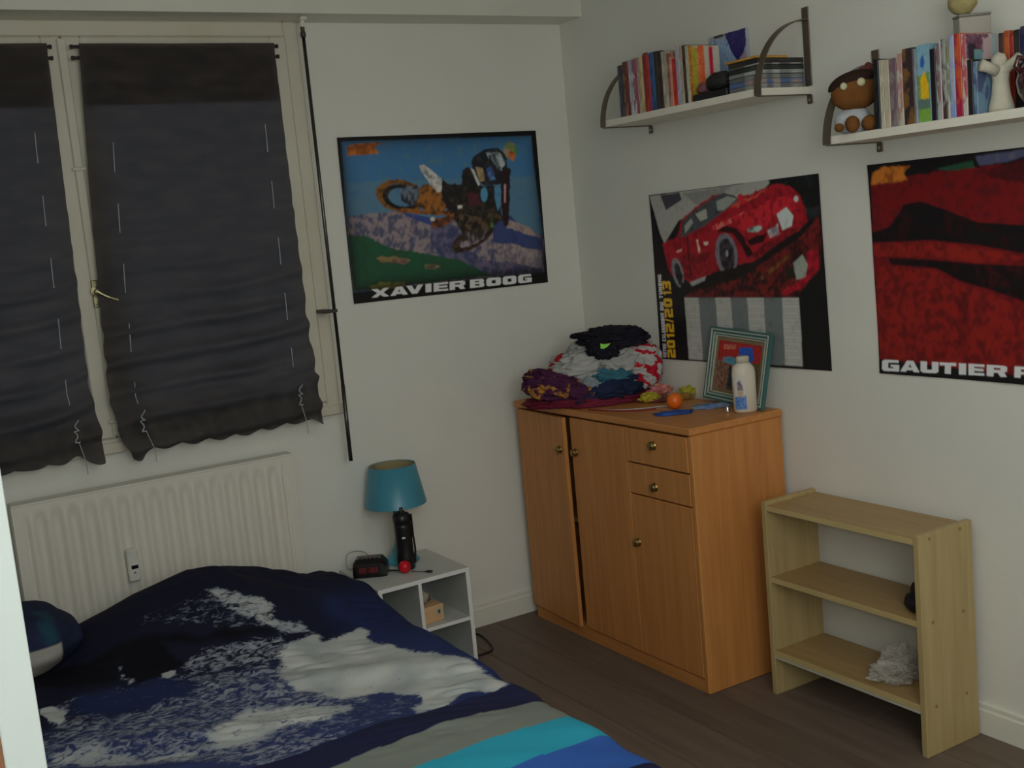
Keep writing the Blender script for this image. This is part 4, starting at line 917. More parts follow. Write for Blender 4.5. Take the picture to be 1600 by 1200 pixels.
# ------------------------------------------------------------------ bed
bed = thing('bed', (-2.05, -1.12, 0), 'double bed along the left wall under the blue wave duvet', 'bed')
BW_ = mat('bed_base_fabric', (60, 62, 66), rough=.9); MTX = mat('mattress_ticking', (128, 128, 122), rough=.9)
MB().box(-2.795, -1.335, -2.06, -.135, .08, .20, .01).obj('bed_base', BW_, bed)
MB().box(-2.795, -1.335, -2.06, -.135, .2005, .344, .03).obj('mattress', MTX, bed)
for x in (-2.70, -1.42):
    for y in (-1.98, -.22):
        MB().lathe((x, y, 0), [(.022, 0), (.028, .0795)], 14).obj('leg', BKP, bed)
XE, YF, YB = -1.285, -2.12, -.118
def duvz(x, y):
    hx = np.interp(x, [-2.8, -2.32, -2.2, -2.02, -1.85, -1.73, -1.49, -1.40, -1.30], [0, .02, .075, .142, .18, .172, .09, .06, .05])
    gy = np.where(y > -.36, sm((-.06 - y) / .30), sm((y + .98) / .62))
    d = np.clip(XE - x, 0, .07); e = .07 * (1 - np.sqrt(np.clip(1 - (1 - d / .07) ** 2, 0, 1)))
    d2 = np.clip(y - YF, 0, .07); e2 = .07 * (1 - np.sqrt(np.clip(1 - (1 - d2 / .07) ** 2, 0, 1)))
    d3 = np.clip(YB - y, 0, .05); e3 = .05 * (1 - np.sqrt(np.clip(1 - (1 - d3 / .05) ** 2, 0, 1)))
    return .42 + hx * gy - np.maximum(np.maximum(e, e2), e3)
stp = .006
xs = np.concatenate([np.arange(-2.80, XE - .07, stp), XE - .07 * (1 - np.sin(np.linspace(0, PI / 2, 14)))])
ys = np.concatenate([YF + .07 * (1 - np.sin(np.linspace(PI / 2, 0, 14))), np.arange(YF + .07 + stp, YB - .05, stp), YB - .05 * (1 - np.sin(np.linspace(0, PI / 2, 12)))])
ys = np.unique(np.round(ys, 5)); xs = np.unique(np.round(xs, 5))
SK_N = 18
nx, ny = len(xs) + SK_N, len(ys) + 2 * SK_N
PX = np.zeros((nx, ny, 3)); UX = np.zeros((nx, ny)); UY = np.zeros((nx, ny))
for i in range(nx):
    for_x = xs[min(i, len(xs) - 1)]; dx = max(0, i - len(xs) + 1) / SK_N
    yy = np.concatenate([np.full(SK_N, ys[0]), ys, np.full(SK_N, ys[-1])])
    dyf = np.concatenate([np.arange(SK_N, 0, -1) / SK_N, np.zeros(len(ys) + SK_N)]); dyb = np.concatenate([np.zeros(len(ys) + SK_N), np.arange(1, SK_N + 1) / SK_N])
    z = duvz(for_x, yy); PX[i, :, 0] = for_x; PX[i, :, 1] = yy
    drop = np.maximum(np.maximum(dx * .24, dyf * .24), dyb * .12)
    z = np.where(drop > 0, np.maximum(z - drop, .10), z)
    PX[i, :, 2] = z
    PX[i, :, 0] += .012 * dx * (1 + np.sin(yy * 26)) * .6
    PX[i, :, 1] -= .012 * dyf * (1 + math.sin(for_x * 24)) * .6
    UX[i] = for_x + dx * .24; UY[i] = yy - dyf * .24 + dyb * .12
# soft wrinkles, mostly on the flat right part
r1 = vnoise(UX * .35 + 5, UY + UX * .55 + 9, 9, 4); r2 = vnoise(UX * .5 + 3, UY + UX * .4 + 7, 26, 5); r3 = vnoise(UX + 4, UY + 8, 5, 6)
PX[:, :, 2] += np.where(PX[:, :, 2] > .33, (r1 - .5) * .024 + (np.abs(r2 - .5) - .25) * .022 * np.clip(r3 * 2 - .6, 0, 1), 0)
polys = dict(
    F1=[(-1.689,-0.809),(-1.598,-0.806),(-1.579,-0.856),(-1.521,-0.819),(-1.479,-0.818),(-1.481,-0.891),(-1.469,-0.978),(-1.429,-1.067),(-1.372,-1.157),(-1.327,-1.28),(-1.336,-1.469),(-1.388,-1.474),(-1.441,-1.466),(-1.524,-1.483),(-1.595,-1.479),(-1.572,-1.359),(-1.614,-1.292),(-1.669,-1.251),(-1.727,-1.214),(-1.768,-1.086),(-1.791,-0.948),(-1.738,-0.858)],
    F2=[(-2.388,-0.747),(-2.27,-0.743),(-2.075,-0.807),(-1.75,-0.888),(-1.779,-1.017),(-1.666,-1.243),(-1.617,-1.45),(-1.762,-1.462),(-1.947,-1.388),(-2.182,-1.221),(-2.401,-1.112)],
    F3=[(-2.419,-1.135),(-2.381,-0.992),(-2.098,-1.203),(-1.859,-1.326),(-1.776,-1.496),(-2.028,-1.484)],
    F4=[(-1.895,-1.24),(-1.725,-1.295),(-1.572,-1.359),(-1.58,-1.431),(-1.698,-1.473),(-1.873,-1.409)],
    S1=[(-1.82,-0.494),(-1.772,-0.531),(-1.735,-0.57),(-1.705,-0.596),(-1.668,-0.682),(-1.622,-0.744),(-1.627,-0.804),(-1.698,-0.756),(-1.748,-0.683),(-1.781,-0.611),(-1.818,-0.55)],
    S2=[(-2.04,-0.49),(-1.886,-0.511),(-1.764,-0.567),(-1.687,-0.679),(-1.768,-0.734),(-1.927,-0.633),(-2.061,-0.564)],
    S3=[(-2.036,-0.767),(-1.903,-0.733),(-1.773,-0.748),(-1.686,-0.776),(-1.734,-0.896),(-1.887,-0.85),(-2.021,-0.808)],
    D1=[(-2.381,-0.6),(-2.276,-0.689),(-2.168,-0.756),(-2.119,-0.637),(-1.964,-0.686),(-1.807,-0.734),(-1.692,-0.743),(-1.702,-0.718),(-1.885,-0.68),(-2.024,-0.638),(-2.105,-0.587),(-2.229,-0.549),(-2.359,-0.452)],
    D2=[(-2.119,-0.637),(-2.062,-0.634),(-2.012,-0.688),(-2.028,-0.771),(-2.067,-0.813),(-2.126,-0.8),(-2.144,-0.72)],
    W1=[(-2.135,-0.656),(-2.141,-0.723),(-2.133,-0.773),(-2.15,-0.789),(-2.157,-0.728)],
    W2=[(-2.081,-0.796),(-2.048,-0.791),(-2.041,-0.814),(-2.068,-0.832),(-2.089,-0.818)],
    W3=[(-2.388,-0.747),(-2.357,-0.758),(-2.327,-0.81),(-2.335,-0.865),(-2.366,-0.862),(-2.39,-0.813)],
    B1=[(-1.462,-0.585),(-1.359,-1.171),(-1.429,-1.067),(-1.469,-0.978),(-1.472,-0.871),(-1.497,-0.764),(-1.555,-0.704)],
    L1=[(-1.947,-1.14),(-1.812,-1.203),(-1.715,-1.315),(-1.818,-1.354),(-1.945,-1.334),(-2.079,-1.303),(-2.087,-1.221)],
    B2=[(-2.286,-0.739),(-2.078,-0.818),(-1.964,-0.915),(-2.06,-0.942),(-2.234,-0.894),(-2.34,-0.847)],
    L2=[(-2.388,-1.08),(-2.311,-1.112),(-2.214,-1.226),(-2.121,-1.285),(-2.158,-1.308),(-2.288,-1.222),(-2.39,-1.139)]
)
def mask(names, soft=2):
    m = np.zeros(UX.shape)
    wx = UX + (vnoise(UX + 9, UY + 9, 13, 21) - .5) * .05 + (vnoise(UX + 9, UY + 9, 40, 23) - .5) * .02; wy = UY + (vnoise(UX + 9, UY + 9, 13, 22) - .5) * .05 + (vnoise(UX + 9, UY + 9, 40, 24) - .5) * .02
    for n in names: m = np.maximum(m, inside(polys[n], wx, wy).astype(float))
    for _ in range(soft):
        b_ = m.copy(); b_[1:-1, 1:-1] = (m[1:-1, 1:-1] + m[:-2, 1:-1] + m[2:, 1:-1] + m[1:-1, :-2] + m[1:-1, 2:]) / 5; m = b_
    return m
def lc(c): return np.clip(np.array(lin(c)) * KA, 0, .86)
base = np.zeros(UX.shape + (3,)); base[:] = lc((17, 18, 31))
t = np.clip(mask(['B1'], 12), 0, 1)[..., None]; base = base * (1 - t) + lc((22, 29, 58)) * t
t = (sm((-.80 - UY) / .25) * .9)[..., None]; base = base * (1 - t) + lc((34, 42, 72)) * t
t = (sm((UX + 1.62) / .2) * sm((-.45 - UY) / .2) * .6)[..., None]; base = base * (1 - t) + lc((22, 30, 62)) * t
t = mask(['B2'], 8)[..., None]; base = base * (1 - t) + lc((22, 29, 54)) * t
t = np.maximum(mask(['D1'], 5), mask(['D2'], 1))[..., None]; base = base * (1 - t) + lc((10, 10, 15)) * t
foam = np.zeros(UX.shape)
for n, v, s_ in (('S2', .30, 8), ('S3', .48, 4), ('F3', .46, 8), ('F2', .46, 8), ('B2', .12, 8), ('F1', 1.0, 6), ('F4', .30, 6), ('L1', .80, 5), ('L2', .66, 4), ('S1', .66, 3)):
    t = mask([n], s_); foam = foam * (1 - t) + v * t
t = mask(['D2'], 1); foam *= (1 - t)
t = mask(['D1'], 2); foam *= (1 - .9 * t)
foam = np.maximum(foam, np.maximum(mask(['W2', 'W3'], 1), mask(['W1'], 1) * .55))
foam = np.where((UX < -2.4) & (UY < -.95), np.maximum(foam, .45), foam)
sidefade = np.clip((UX - XE) / .05 + 1, 0, 1)
wv = (vnoise(UX + 7, UY * 0 + 3, 5, 31) - .5) * .02
for y0, y1, c in ((-1.48, -1.597, (24, 25, 46)), (-1.597, -1.738, (88, 92, 86)), (-1.738, -1.873, (32, 112, 130)), (-1.873, -2.05, (36, 66, 122)), (-2.05, -3, (20, 22, 42))):
    k = (UY + wv <= y0) & (UY + wv > y1); base[k] = lc(c); foam[k] = 0
DM = bpy.data.materials.new('wave_print_cotton'); DM.use_nodes = True
nt = DM.node_tree; N = nt.nodes; L = nt.links; b = N['Principled BSDF']; b.inputs['Roughness'].default_value = .8; b.inputs['Specular IOR Level'].default_value = .12
a = N.new('ShaderNodeAttribute'); a.attribute_name = 'Print'; f = N.new('ShaderNodeAttribute'); f.attribute_name = 'foam'
tc = N.new('ShaderNodeTexCoord'); mp = N.new('ShaderNodeMapping'); mp.inputs['Scale'].default_value = (.75, 1.15, 1); mp.inputs['Rotation'].default_value = (0, 0, .45); L.new(tc.outputs['Object'], mp.inputs[0])
n1 = N.new('ShaderNodeTexNoise'); n1.inputs['Scale'].default_value = 46; n1.inputs['Detail'].default_value = 6; n1.inputs['Roughness'].default_value = .62; n1.inputs['Distortion'].default_value = 1.0; L.new(mp.outputs[0], n1.inputs['Vector'])
mr = N.new('ShaderNodeMapRange'); mr.inputs['From Min'].default_value = .27; mr.inputs['From Max'].default_value = .73; L.new(n1.outputs['Fac'], mr.inputs[0])
su = N.new('ShaderNodeMath'); su.operation = 'ADD'; L.new(mr.outputs[0], su.inputs[0]); L.new(f.outputs['Fac'], su.inputs[1])
m2 = N.new('ShaderNodeMapRange'); m2.inputs['From Min'].default_value = .84; m2.inputs['From Max'].default_value = 1.2; L.new(su.outputs[0], m2.inputs[0])
gt = N.new('ShaderNodeMath'); gt.operation = 'MULTIPLY'; g2_ = N.new('ShaderNodeMapRange'); g2_.inputs['From Min'].default_value = .04; g2_.inputs['From Max'].default_value = .2; L.new(f.outputs['Fac'], g2_.inputs[0]); L.new(m2.outputs[0], gt.inputs[0]); L.new(g2_.outputs[0], gt.inputs[1])
n2 = N.new('ShaderNodeTexNoise'); n2.inputs['Scale'].default_value = 7; L.new(tc.outputs['Object'], n2.inputs['Vector'])
rp = N.new('ShaderNodeValToRGB'); rp.color_ramp.elements[0].position = .35; rp.color_ramp.elements[1].position = .65; rp.color_ramp.elements[0].color = alb((100, 104, 104), 3.2); rp.color_ramp.elements[1].color = alb((122, 124, 120), 3.2); L.new(n2.outputs['Fac'], rp.inputs[0])
mx = N.new('ShaderNodeMix'); mx.data_type = 'RGBA'; L.new(gt.outputs[0], mx.inputs[0]); L.new(a.outputs['Color'], mx.inputs[6]); dm = N.new('ShaderNodeMix'); dm.data_type = 'RGBA'; dm.inputs[6].default_value = alb((82, 87, 98), 2.9); g3_ = N.new('ShaderNodeMapRange'); g3_.inputs['From Min'].default_value = .35; g3_.inputs['From Max'].default_value = .8; L.new(f.outputs['Fac'], g3_.inputs[0]); L.new(g3_.outputs[0], dm.inputs[0]); L.new(rp.outputs[0], dm.inputs[7])
L.new(dm.outputs[2], mx.inputs[7]); L.new(mx.outputs[2], b.inputs['Base Color'])
org = np.array((-2.05, -1.12, .42)); PX -= org
du = grid_mesh('duvet', PX, base, DM, {'foam': foam}); du.location = tuple(org)
tag(du, 'blue duvet printed with breaking waves, striped grey turquoise blue at the foot', 'duvet')

# pillow left of the hump
def pil(q):
    e = .55
    s = Vector((math.copysign(abs(q.x) ** .62, q.x), math.copysign(abs(q.y) ** .75, q.y), q.z * (1 - .25 * (q.x ** 4 + q.y ** 4))))
    return s * (1 + .05 * noise.noise(q * 2.5))
pm_ = bpy.data.materials.new('pillow_print'); pm_.use_nodes = True
nt = pm_.node_tree; N = nt.nodes; L = nt.links; b = N['Principled BSDF']; b.inputs['Roughness'].default_value = .8; b.inputs['Specular IOR Level'].default_value = .12
tc = N.new('ShaderNodeTexCoord'); sp_ = N.new('ShaderNodeSeparateXYZ'); nz = N.new('ShaderNodeTexNoise'); nz.inputs['Scale'].default_value = 9; L.new(tc.outputs['Object'], nz.inputs['Vector']); L.new(tc.outputs['Object'], sp_.inputs[0])
rp = N.new('ShaderNodeValToRGB'); e_ = rp.color_ramp.elements; e_[0].position = .40; e_[1].position = .66; e_[0].color = alb((20, 26, 40)); e_[1].color = alb((20, 46, 56))
x_ = e_.new(.52); x_.color = alb((24, 26, 48)); L.new(nz.outputs['Fac'], rp.inputs[0])
# the pale panel low on the side that faces the room
cz = N.new('ShaderNodeMath'); cz.operation = 'MULTIPLY_ADD'; cz.inputs[1].default_value = -1.0; cz.inputs[2].default_value = .118; L.new(sp_.outputs['Z'], cz.inputs[0])
cx = N.new('ShaderNodeMath'); cx.operation = 'MULTIPLY_ADD'; cx.inputs[1].default_value = -.9; cx.inputs[2].default_value = .205; L.new(sp_.outputs['X'], cx.inputs[0])
mn = N.new('ShaderNodeMath'); mn.operation = 'MINIMUM'; L.new(cz.outputs[0], mn.inputs[0]); L.new(cx.outputs[0], mn.inputs[1])
mr = N.new('ShaderNodeMapRange'); mr.inputs['From Min'].default_value = 0; mr.inputs['From Max'].default_value = .006; L.new(mn.outputs[0], mr.inputs[0])
cy = N.new('ShaderNodeMath'); cy.operation = 'LESS_THAN'; cy.inputs[1].default_value = -.10; L.new(sp_.outputs['Y'], cy.inputs[0])
ml = N.new('ShaderNodeMath'); ml.operation = 'MULTIPLY'; L.new(mr.outputs[0], ml.inputs[0]); L.new(cy.outputs[0], ml.inputs[1])
mx = N.new('ShaderNodeMix'); mx.data_type = 'RGBA'; mx.inputs[7].default_value = alb((112, 110, 104)); L.new(ml.outputs[0], mx.inputs[0]); L.new(rp.outputs[0], mx.inputs[6]); L.new(mx.outputs[2], b.inputs['Base Color'])
tag(MB().ell((-2.505, -.385, .520), .300, .205, .105, seg=64, rings=40, fn=pil).obj('pillow', pm_, smooth=True, origin=(-2.505, -.385, .42)), 'dark blue and teal patterned pillow with pale lower side, left of duvet hump', 'pillow')

# ------------------------------------------------------------------ posters
art_motocross=[
('P',(46,86,120),[(0.017,0.024),(0.973,0.032),(0.981,0.94),(0,0.932)],0.08,(62,90,105)),
('P',(62,92,110),[(0.012,0.267),(0.976,0.295),(0.995,0.739),(0.002,0.535)],0.1,(50,86,118)),
('P',(110,98,100),[(0.007,0.477),(0.109,0.46),(0.247,0.46),(0.416,0.516),(0.576,0.551),(0.744,0.557),(0.813,0.553),(0.996,0.697),(0.983,0.951),(0.001,0.922)],0.5,(58,60,78)),
('P',(40,50,86),[(0.726,0.565),(0.823,0.538),(0.87,0.61),(0.986,0.717),(0.99,0.781),(0.859,0.756),(0.717,0.698)],0.2,(34,42,76)),
('P',(44,50,74),[(0.407,0.525),(0.533,0.577),(0.566,0.692),(0.641,0.804),(0.973,0.896),(0.974,0.95),(0.633,0.916),(0.46,0.792),(0.396,0.674)],0.45,(80,72,92)),
('P',(40,52,98),[(0.262,0.462),(0.416,0.516),(0.412,0.565),(0.306,0.505)],0.2,(60,60,90)),
('P',(122,106,100),[(0.795,0.561),(0.905,0.614),(0.983,0.701),(0.909,0.672),(0.8,0.619)],0.3,(90,80,90)),
('P',(118,106,104),[(0.733,0.711),(0.818,0.72),(0.98,0.801),(0.972,0.907),(0.852,0.86),(0.735,0.794)],0.5,(84,76,86)),
('P',(22,62,42),[(0.008,0.579),(0.098,0.602),(0.206,0.683),(0.399,0.745),(0.541,0.802),(0.684,0.912),(0.003,0.922)],0.3,(30,56,34)),
('P',(98,86,50),[(0.126,0.728),(0.218,0.734),(0.293,0.767),(0.268,0.789),(0.146,0.76)],0.3,(80,50,60)),
('P',(120,90,78),[(0.354,0.805),(0.394,0.8),(0.433,0.824),(0.407,0.842),(0.36,0.831)],0.3,(60,60,40)),
('P',(104,100,42),[(0.074,0.908),(0.136,0.886),(0.244,0.896),(0.258,0.918),(0.132,0.935)],0.3,(70,80,40)),
('P',(100,66,26),[(0.392,0.41),(0.382,0.434),(0.364,0.453),(0.34,0.467),(0.312,0.474),(0.281,0.473),(0.25,0.466),(0.221,0.452),(0.195,0.432),(0.175,0.409),(0.161,0.382),(0.155,0.355),(0.157,0.33),(0.167,0.306),(0.184,0.287),(0.207,0.273),(0.235,0.266),(0.266,0.266),(0.297,0.273),(0.326,0.286),(0.353,0.306),(0.374,0.329),(0.388,0.356),(0.394,0.383),(0.392,0.41),(0.359,0.398),(0.36,0.379),(0.356,0.36),(0.345,0.34),(0.33,0.324),(0.312,0.31),(0.29,0.3),(0.268,0.295),(0.246,0.295),(0.226,0.3),(0.209,0.31),(0.197,0.324),(0.19,0.34),(0.188,0.359),(0.192,0.379),(0.202,0.398),(0.217,0.415),(0.235,0.429),(0.257,0.439),(0.279,0.444),(0.301,0.444),(0.322,0.439),(0.339,0.43),(0.351,0.416),(0.359,0.398)],0.35,(60,38,18)),
('P',(14,14,16),[(0.368,0.408),(0.36,0.427),(0.347,0.442),(0.328,0.452),(0.306,0.458),(0.283,0.458),(0.258,0.452),(0.236,0.441),(0.216,0.426),(0.2,0.408),(0.19,0.387),(0.185,0.366),(0.187,0.345),(0.194,0.327),(0.208,0.312),(0.226,0.301),(0.247,0.296),(0.271,0.295),(0.295,0.301),(0.318,0.311),(0.338,0.326),(0.354,0.345),(0.365,0.366),(0.37,0.387),(0.368,0.408),(0.341,0.398),(0.342,0.384),(0.338,0.369),(0.331,0.354),(0.32,0.341),(0.306,0.331),(0.289,0.324),(0.273,0.32),(0.256,0.32),(0.241,0.324),(0.228,0.331),(0.219,0.342),(0.214,0.355),(0.212,0.369),(0.216,0.384),(0.223,0.398),(0.234,0.411),(0.248,0.422),(0.264,0.429),(0.281,0.433),(0.298,0.433),(0.313,0.43),(0.326,0.422),(0.335,0.412),(0.341,0.398)],0.2,(40,32,22)),
('P',(26,26,30),[(0.38,0.38),(0.376,0.395),(0.368,0.408),(0.358,0.418),(0.345,0.425),(0.331,0.428),(0.317,0.427),(0.303,0.422),(0.291,0.413),(0.281,0.402),(0.275,0.388),(0.272,0.373),(0.272,0.357),(0.276,0.343),(0.284,0.33),(0.294,0.32),(0.307,0.313),(0.321,0.309),(0.335,0.31),(0.349,0.315),(0.361,0.324),(0.371,0.335),(0.377,0.349),(0.38,0.364)],0.35,(80,90,100)),
('P',(112,66,24),[(0.241,0.44),(0.372,0.462),(0.468,0.47),(0.54,0.487),(0.514,0.51),(0.378,0.492),(0.262,0.462)],0.4,(60,36,18)),
('P',(120,74,28),[(0.384,0.304),(0.463,0.32),(0.509,0.363),(0.511,0.454),(0.45,0.491),(0.38,0.462),(0.343,0.429)],0.5,(50,36,22)),
('P',(158,154,148),[(0.379,0.187),(0.402,0.184),(0.438,0.223),(0.486,0.281),(0.484,0.351),(0.458,0.363),(0.424,0.307),(0.383,0.22)],0.2,(120,116,112)),
('P',(17,18,20),[(0.483,0.276),(0.513,0.308),(0.581,0.32),(0.592,0.238),(0.627,0.208),(0.666,0.294),(0.684,0.336),(0.752,0.341),(0.768,0.466),(0.782,0.571),(0.709,0.569),(0.691,0.644),(0.607,0.697),(0.562,0.631),(0.536,0.547),(0.5,0.483),(0.477,0.401)],0.3,(44,36,28)),
('P',(20,22,28),[(0.642,0.181),(0.656,0.149),(0.718,0.106),(0.786,0.099),(0.83,0.151),(0.828,0.285),(0.778,0.335),(0.701,0.337),(0.65,0.293)],0.2,(44,40,44)),
('P',(128,138,140),[(0.72,0.129),(0.785,0.12),(0.822,0.192),(0.797,0.247),(0.749,0.197)],0.5,(70,76,78)),
('P',(126,106,80),[(0.662,0.214),(0.699,0.225),(0.705,0.305),(0.676,0.313)],0.2,(100,84,62)),
('P',(42,64,112),[(0.716,0.231),(0.742,0.215),(0.761,0.301),(0.73,0.307)],0.2,(80,110,130)),
('P',(150,150,150),[(0.635,0.219),(0.652,0.232),(0.678,0.327),(0.667,0.337)],0.2,(110,110,110)),
('P',(86,98,60),[(0.89,0.121),(0.887,0.134),(0.883,0.147),(0.876,0.157),(0.868,0.165),(0.858,0.169),(0.848,0.17),(0.838,0.168),(0.83,0.163),(0.822,0.154),(0.817,0.143),(0.814,0.13),(0.814,0.117),(0.816,0.104),(0.821,0.092),(0.828,0.082),(0.836,0.074),(0.846,0.069),(0.855,0.068),(0.865,0.07),(0.874,0.076),(0.881,0.084),(0.886,0.095),(0.889,0.108)],0.4,(124,104,84)),
('P',(150,80,34),[(0.843,0.126),(0.882,0.138),(0.861,0.189),(0.845,0.172)],0.3,(110,50,30)),
('P',(40,96,52),[(0.877,0.092),(0.895,0.118),(0.887,0.154),(0.876,0.138)],0,None),
('P',(30,14,18),[(0.791,0.246),(0.845,0.234),(0.824,0.471),(0.806,0.604),(0.779,0.601),(0.776,0.466)],0.3,(20,20,22)),
('P',(150,112,112),[(0.803,0.334),(0.814,0.335),(0.803,0.453),(0.795,0.453)],0,None),
('P',(60,100,125),[(0.749,0.351),(0.784,0.333),(0.778,0.467),(0.756,0.506),(0.747,0.423)],0.1,(50,86,118)),
('P',(60,108,132),[(0.712,0.394),(0.71,0.406),(0.708,0.418),(0.704,0.427),(0.7,0.434),(0.695,0.439),(0.69,0.44),(0.685,0.438),(0.681,0.433),(0.678,0.425),(0.676,0.415),(0.675,0.404),(0.675,0.392),(0.677,0.379),(0.679,0.368),(0.683,0.359),(0.687,0.352),(0.692,0.347),(0.697,0.346),(0.702,0.348),(0.706,0.353),(0.709,0.361),(0.711,0.371),(0.712,0.382)],0,None),
('P',(60,26,28),[(0.606,0.371),(0.661,0.365),(0.667,0.457),(0.608,0.462)],0.5,(26,20,20)),
('P',(104,58,28),[(0.408,0.515),(0.464,0.52),(0.548,0.488),(0.553,0.528),(0.46,0.58),(0.412,0.575)],0.5,(50,30,20)),
('P',(150,150,145),[(0.431,0.525),(0.43,0.528),(0.429,0.532),(0.427,0.534),(0.424,0.536),(0.421,0.538),(0.418,0.538),(0.416,0.537),(0.413,0.536),(0.411,0.533),(0.409,0.53),(0.408,0.527),(0.408,0.523),(0.409,0.519),(0.41,0.516),(0.412,0.513),(0.415,0.511),(0.418,0.51),(0.421,0.51),(0.424,0.511),(0.426,0.512),(0.428,0.515),(0.43,0.518),(0.431,0.521)],0,None),
('P',(28,20,16),[(0.727,0.593),(0.729,0.61),(0.723,0.63),(0.71,0.653),(0.69,0.677),(0.665,0.699),(0.637,0.718),(0.607,0.734),(0.578,0.745),(0.551,0.75),(0.529,0.749),(0.512,0.742),(0.503,0.73),(0.501,0.713),(0.507,0.693),(0.519,0.67),(0.539,0.647),(0.563,0.625),(0.591,0.605),(0.621,0.59),(0.65,0.578),(0.677,0.573),(0.7,0.574),(0.717,0.58),(0.727,0.593),(0.684,0.619),(0.678,0.612),(0.667,0.607),(0.653,0.607),(0.636,0.61),(0.618,0.617),(0.6,0.627),(0.582,0.639),(0.567,0.653),(0.555,0.667),(0.547,0.681),(0.544,0.694),(0.545,0.704),(0.551,0.712),(0.561,0.716),(0.575,0.716),(0.592,0.713),(0.61,0.707),(0.628,0.697),(0.646,0.685),(0.661,0.671),(0.673,0.657),(0.682,0.642),(0.685,0.63),(0.684,0.619)],0.4,(58,40,28)),
('P',(34,30,30),[(0.695,0.604),(0.696,0.615),(0.693,0.628),(0.684,0.642),(0.672,0.657),(0.656,0.672),(0.638,0.684),(0.619,0.694),(0.601,0.701),(0.584,0.704),(0.569,0.703),(0.559,0.699),(0.553,0.691),(0.551,0.68),(0.555,0.667),(0.563,0.652),(0.575,0.638),(0.591,0.624),(0.609,0.611),(0.628,0.601),(0.646,0.594),(0.663,0.591),(0.678,0.591),(0.688,0.596)],0.4,(90,80,84)),
('P',(112,104,108),[(0.592,0.687),(0.593,0.692),(0.592,0.697),(0.59,0.702),(0.586,0.707),(0.581,0.712),(0.575,0.716),(0.569,0.718),(0.563,0.72),(0.558,0.72),(0.553,0.718),(0.549,0.715),(0.547,0.711),(0.546,0.706),(0.547,0.701),(0.549,0.696),(0.553,0.69),(0.558,0.686),(0.564,0.682),(0.57,0.68),(0.576,0.678),(0.581,0.678),(0.586,0.68),(0.59,0.683)],0.4,(70,60,60)),
('P',(70,74,80),[(0.749,0.146),(0.766,0.137),(0.794,0.231),(0.776,0.245)],0.4,(20,22,26)),
('P',(20,22,26),[(0.732,0.146),(0.742,0.142),(0.768,0.229),(0.758,0.235)],0,None),
('P',(150,150,146),[(0.391,0.215),(0.43,0.228),(0.48,0.311),(0.471,0.325),(0.419,0.272)],0.5,(90,92,92)),
('P',(22,18,16),[(0.524,0.485),(0.661,0.538),(0.74,0.505),(0.779,0.55),(0.705,0.625),(0.621,0.616),(0.542,0.578)],0.4,(70,56,40)),
('P',(60,90,40),[(0.71,0.553),(0.728,0.545),(0.728,0.607),(0.711,0.61)],0.3,(30,40,24)),
('P',(160,158,150),[(0.551,0.452),(0.576,0.449),(0.573,0.469),(0.551,0.472)],0,None),
('P',(10,11,13),[(-0.004,0.933),(0.984,0.927),(0.996,1.004),(-0.005,1.001)],0,None),
('P',(150,84,28),[(0.041,0.051),(0.094,0.041),(0.207,0.037),(0.174,0.066),(0.186,0.107),(0.038,0.106)],0.45,(110,56,20)),
('T',(172,172,168),[(0.089,0.923),(0.174,0.924),(0.17,0.976),(0.085,0.974)],'X',None),
('T',(172,172,168),[(0.18,0.924),(0.265,0.925),(0.261,0.977),(0.176,0.976)],'A',None),
('T',(172,172,168),[(0.258,0.925),(0.34,0.926),(0.336,0.978),(0.254,0.977)],'V',None),
('T',(172,172,168),[(0.351,0.926),(0.383,0.926),(0.379,0.978),(0.347,0.978)],'I',None),
('T',(172,172,168),[(0.393,0.926),(0.465,0.927),(0.461,0.98),(0.389,0.979)],'E',None),
('T',(172,172,168),[(0.473,0.928),(0.552,0.928),(0.548,0.981),(0.469,0.98)],'R',None),
('T',(172,172,168),[(0.577,0.929),(0.652,0.93),(0.648,0.982),(0.573,0.981)],'B',None),
('T',(172,172,168),[(0.663,0.93),(0.741,0.931),(0.737,0.983),(0.659,0.982)],'O',None),
('T',(172,172,168),[(0.751,0.931),(0.826,0.932),(0.822,0.984),(0.747,0.984)],'O',None),
('T',(172,172,168),[(0.836,0.932),(0.912,0.933),(0.908,0.986),(0.832,0.985)],'G',None),
]
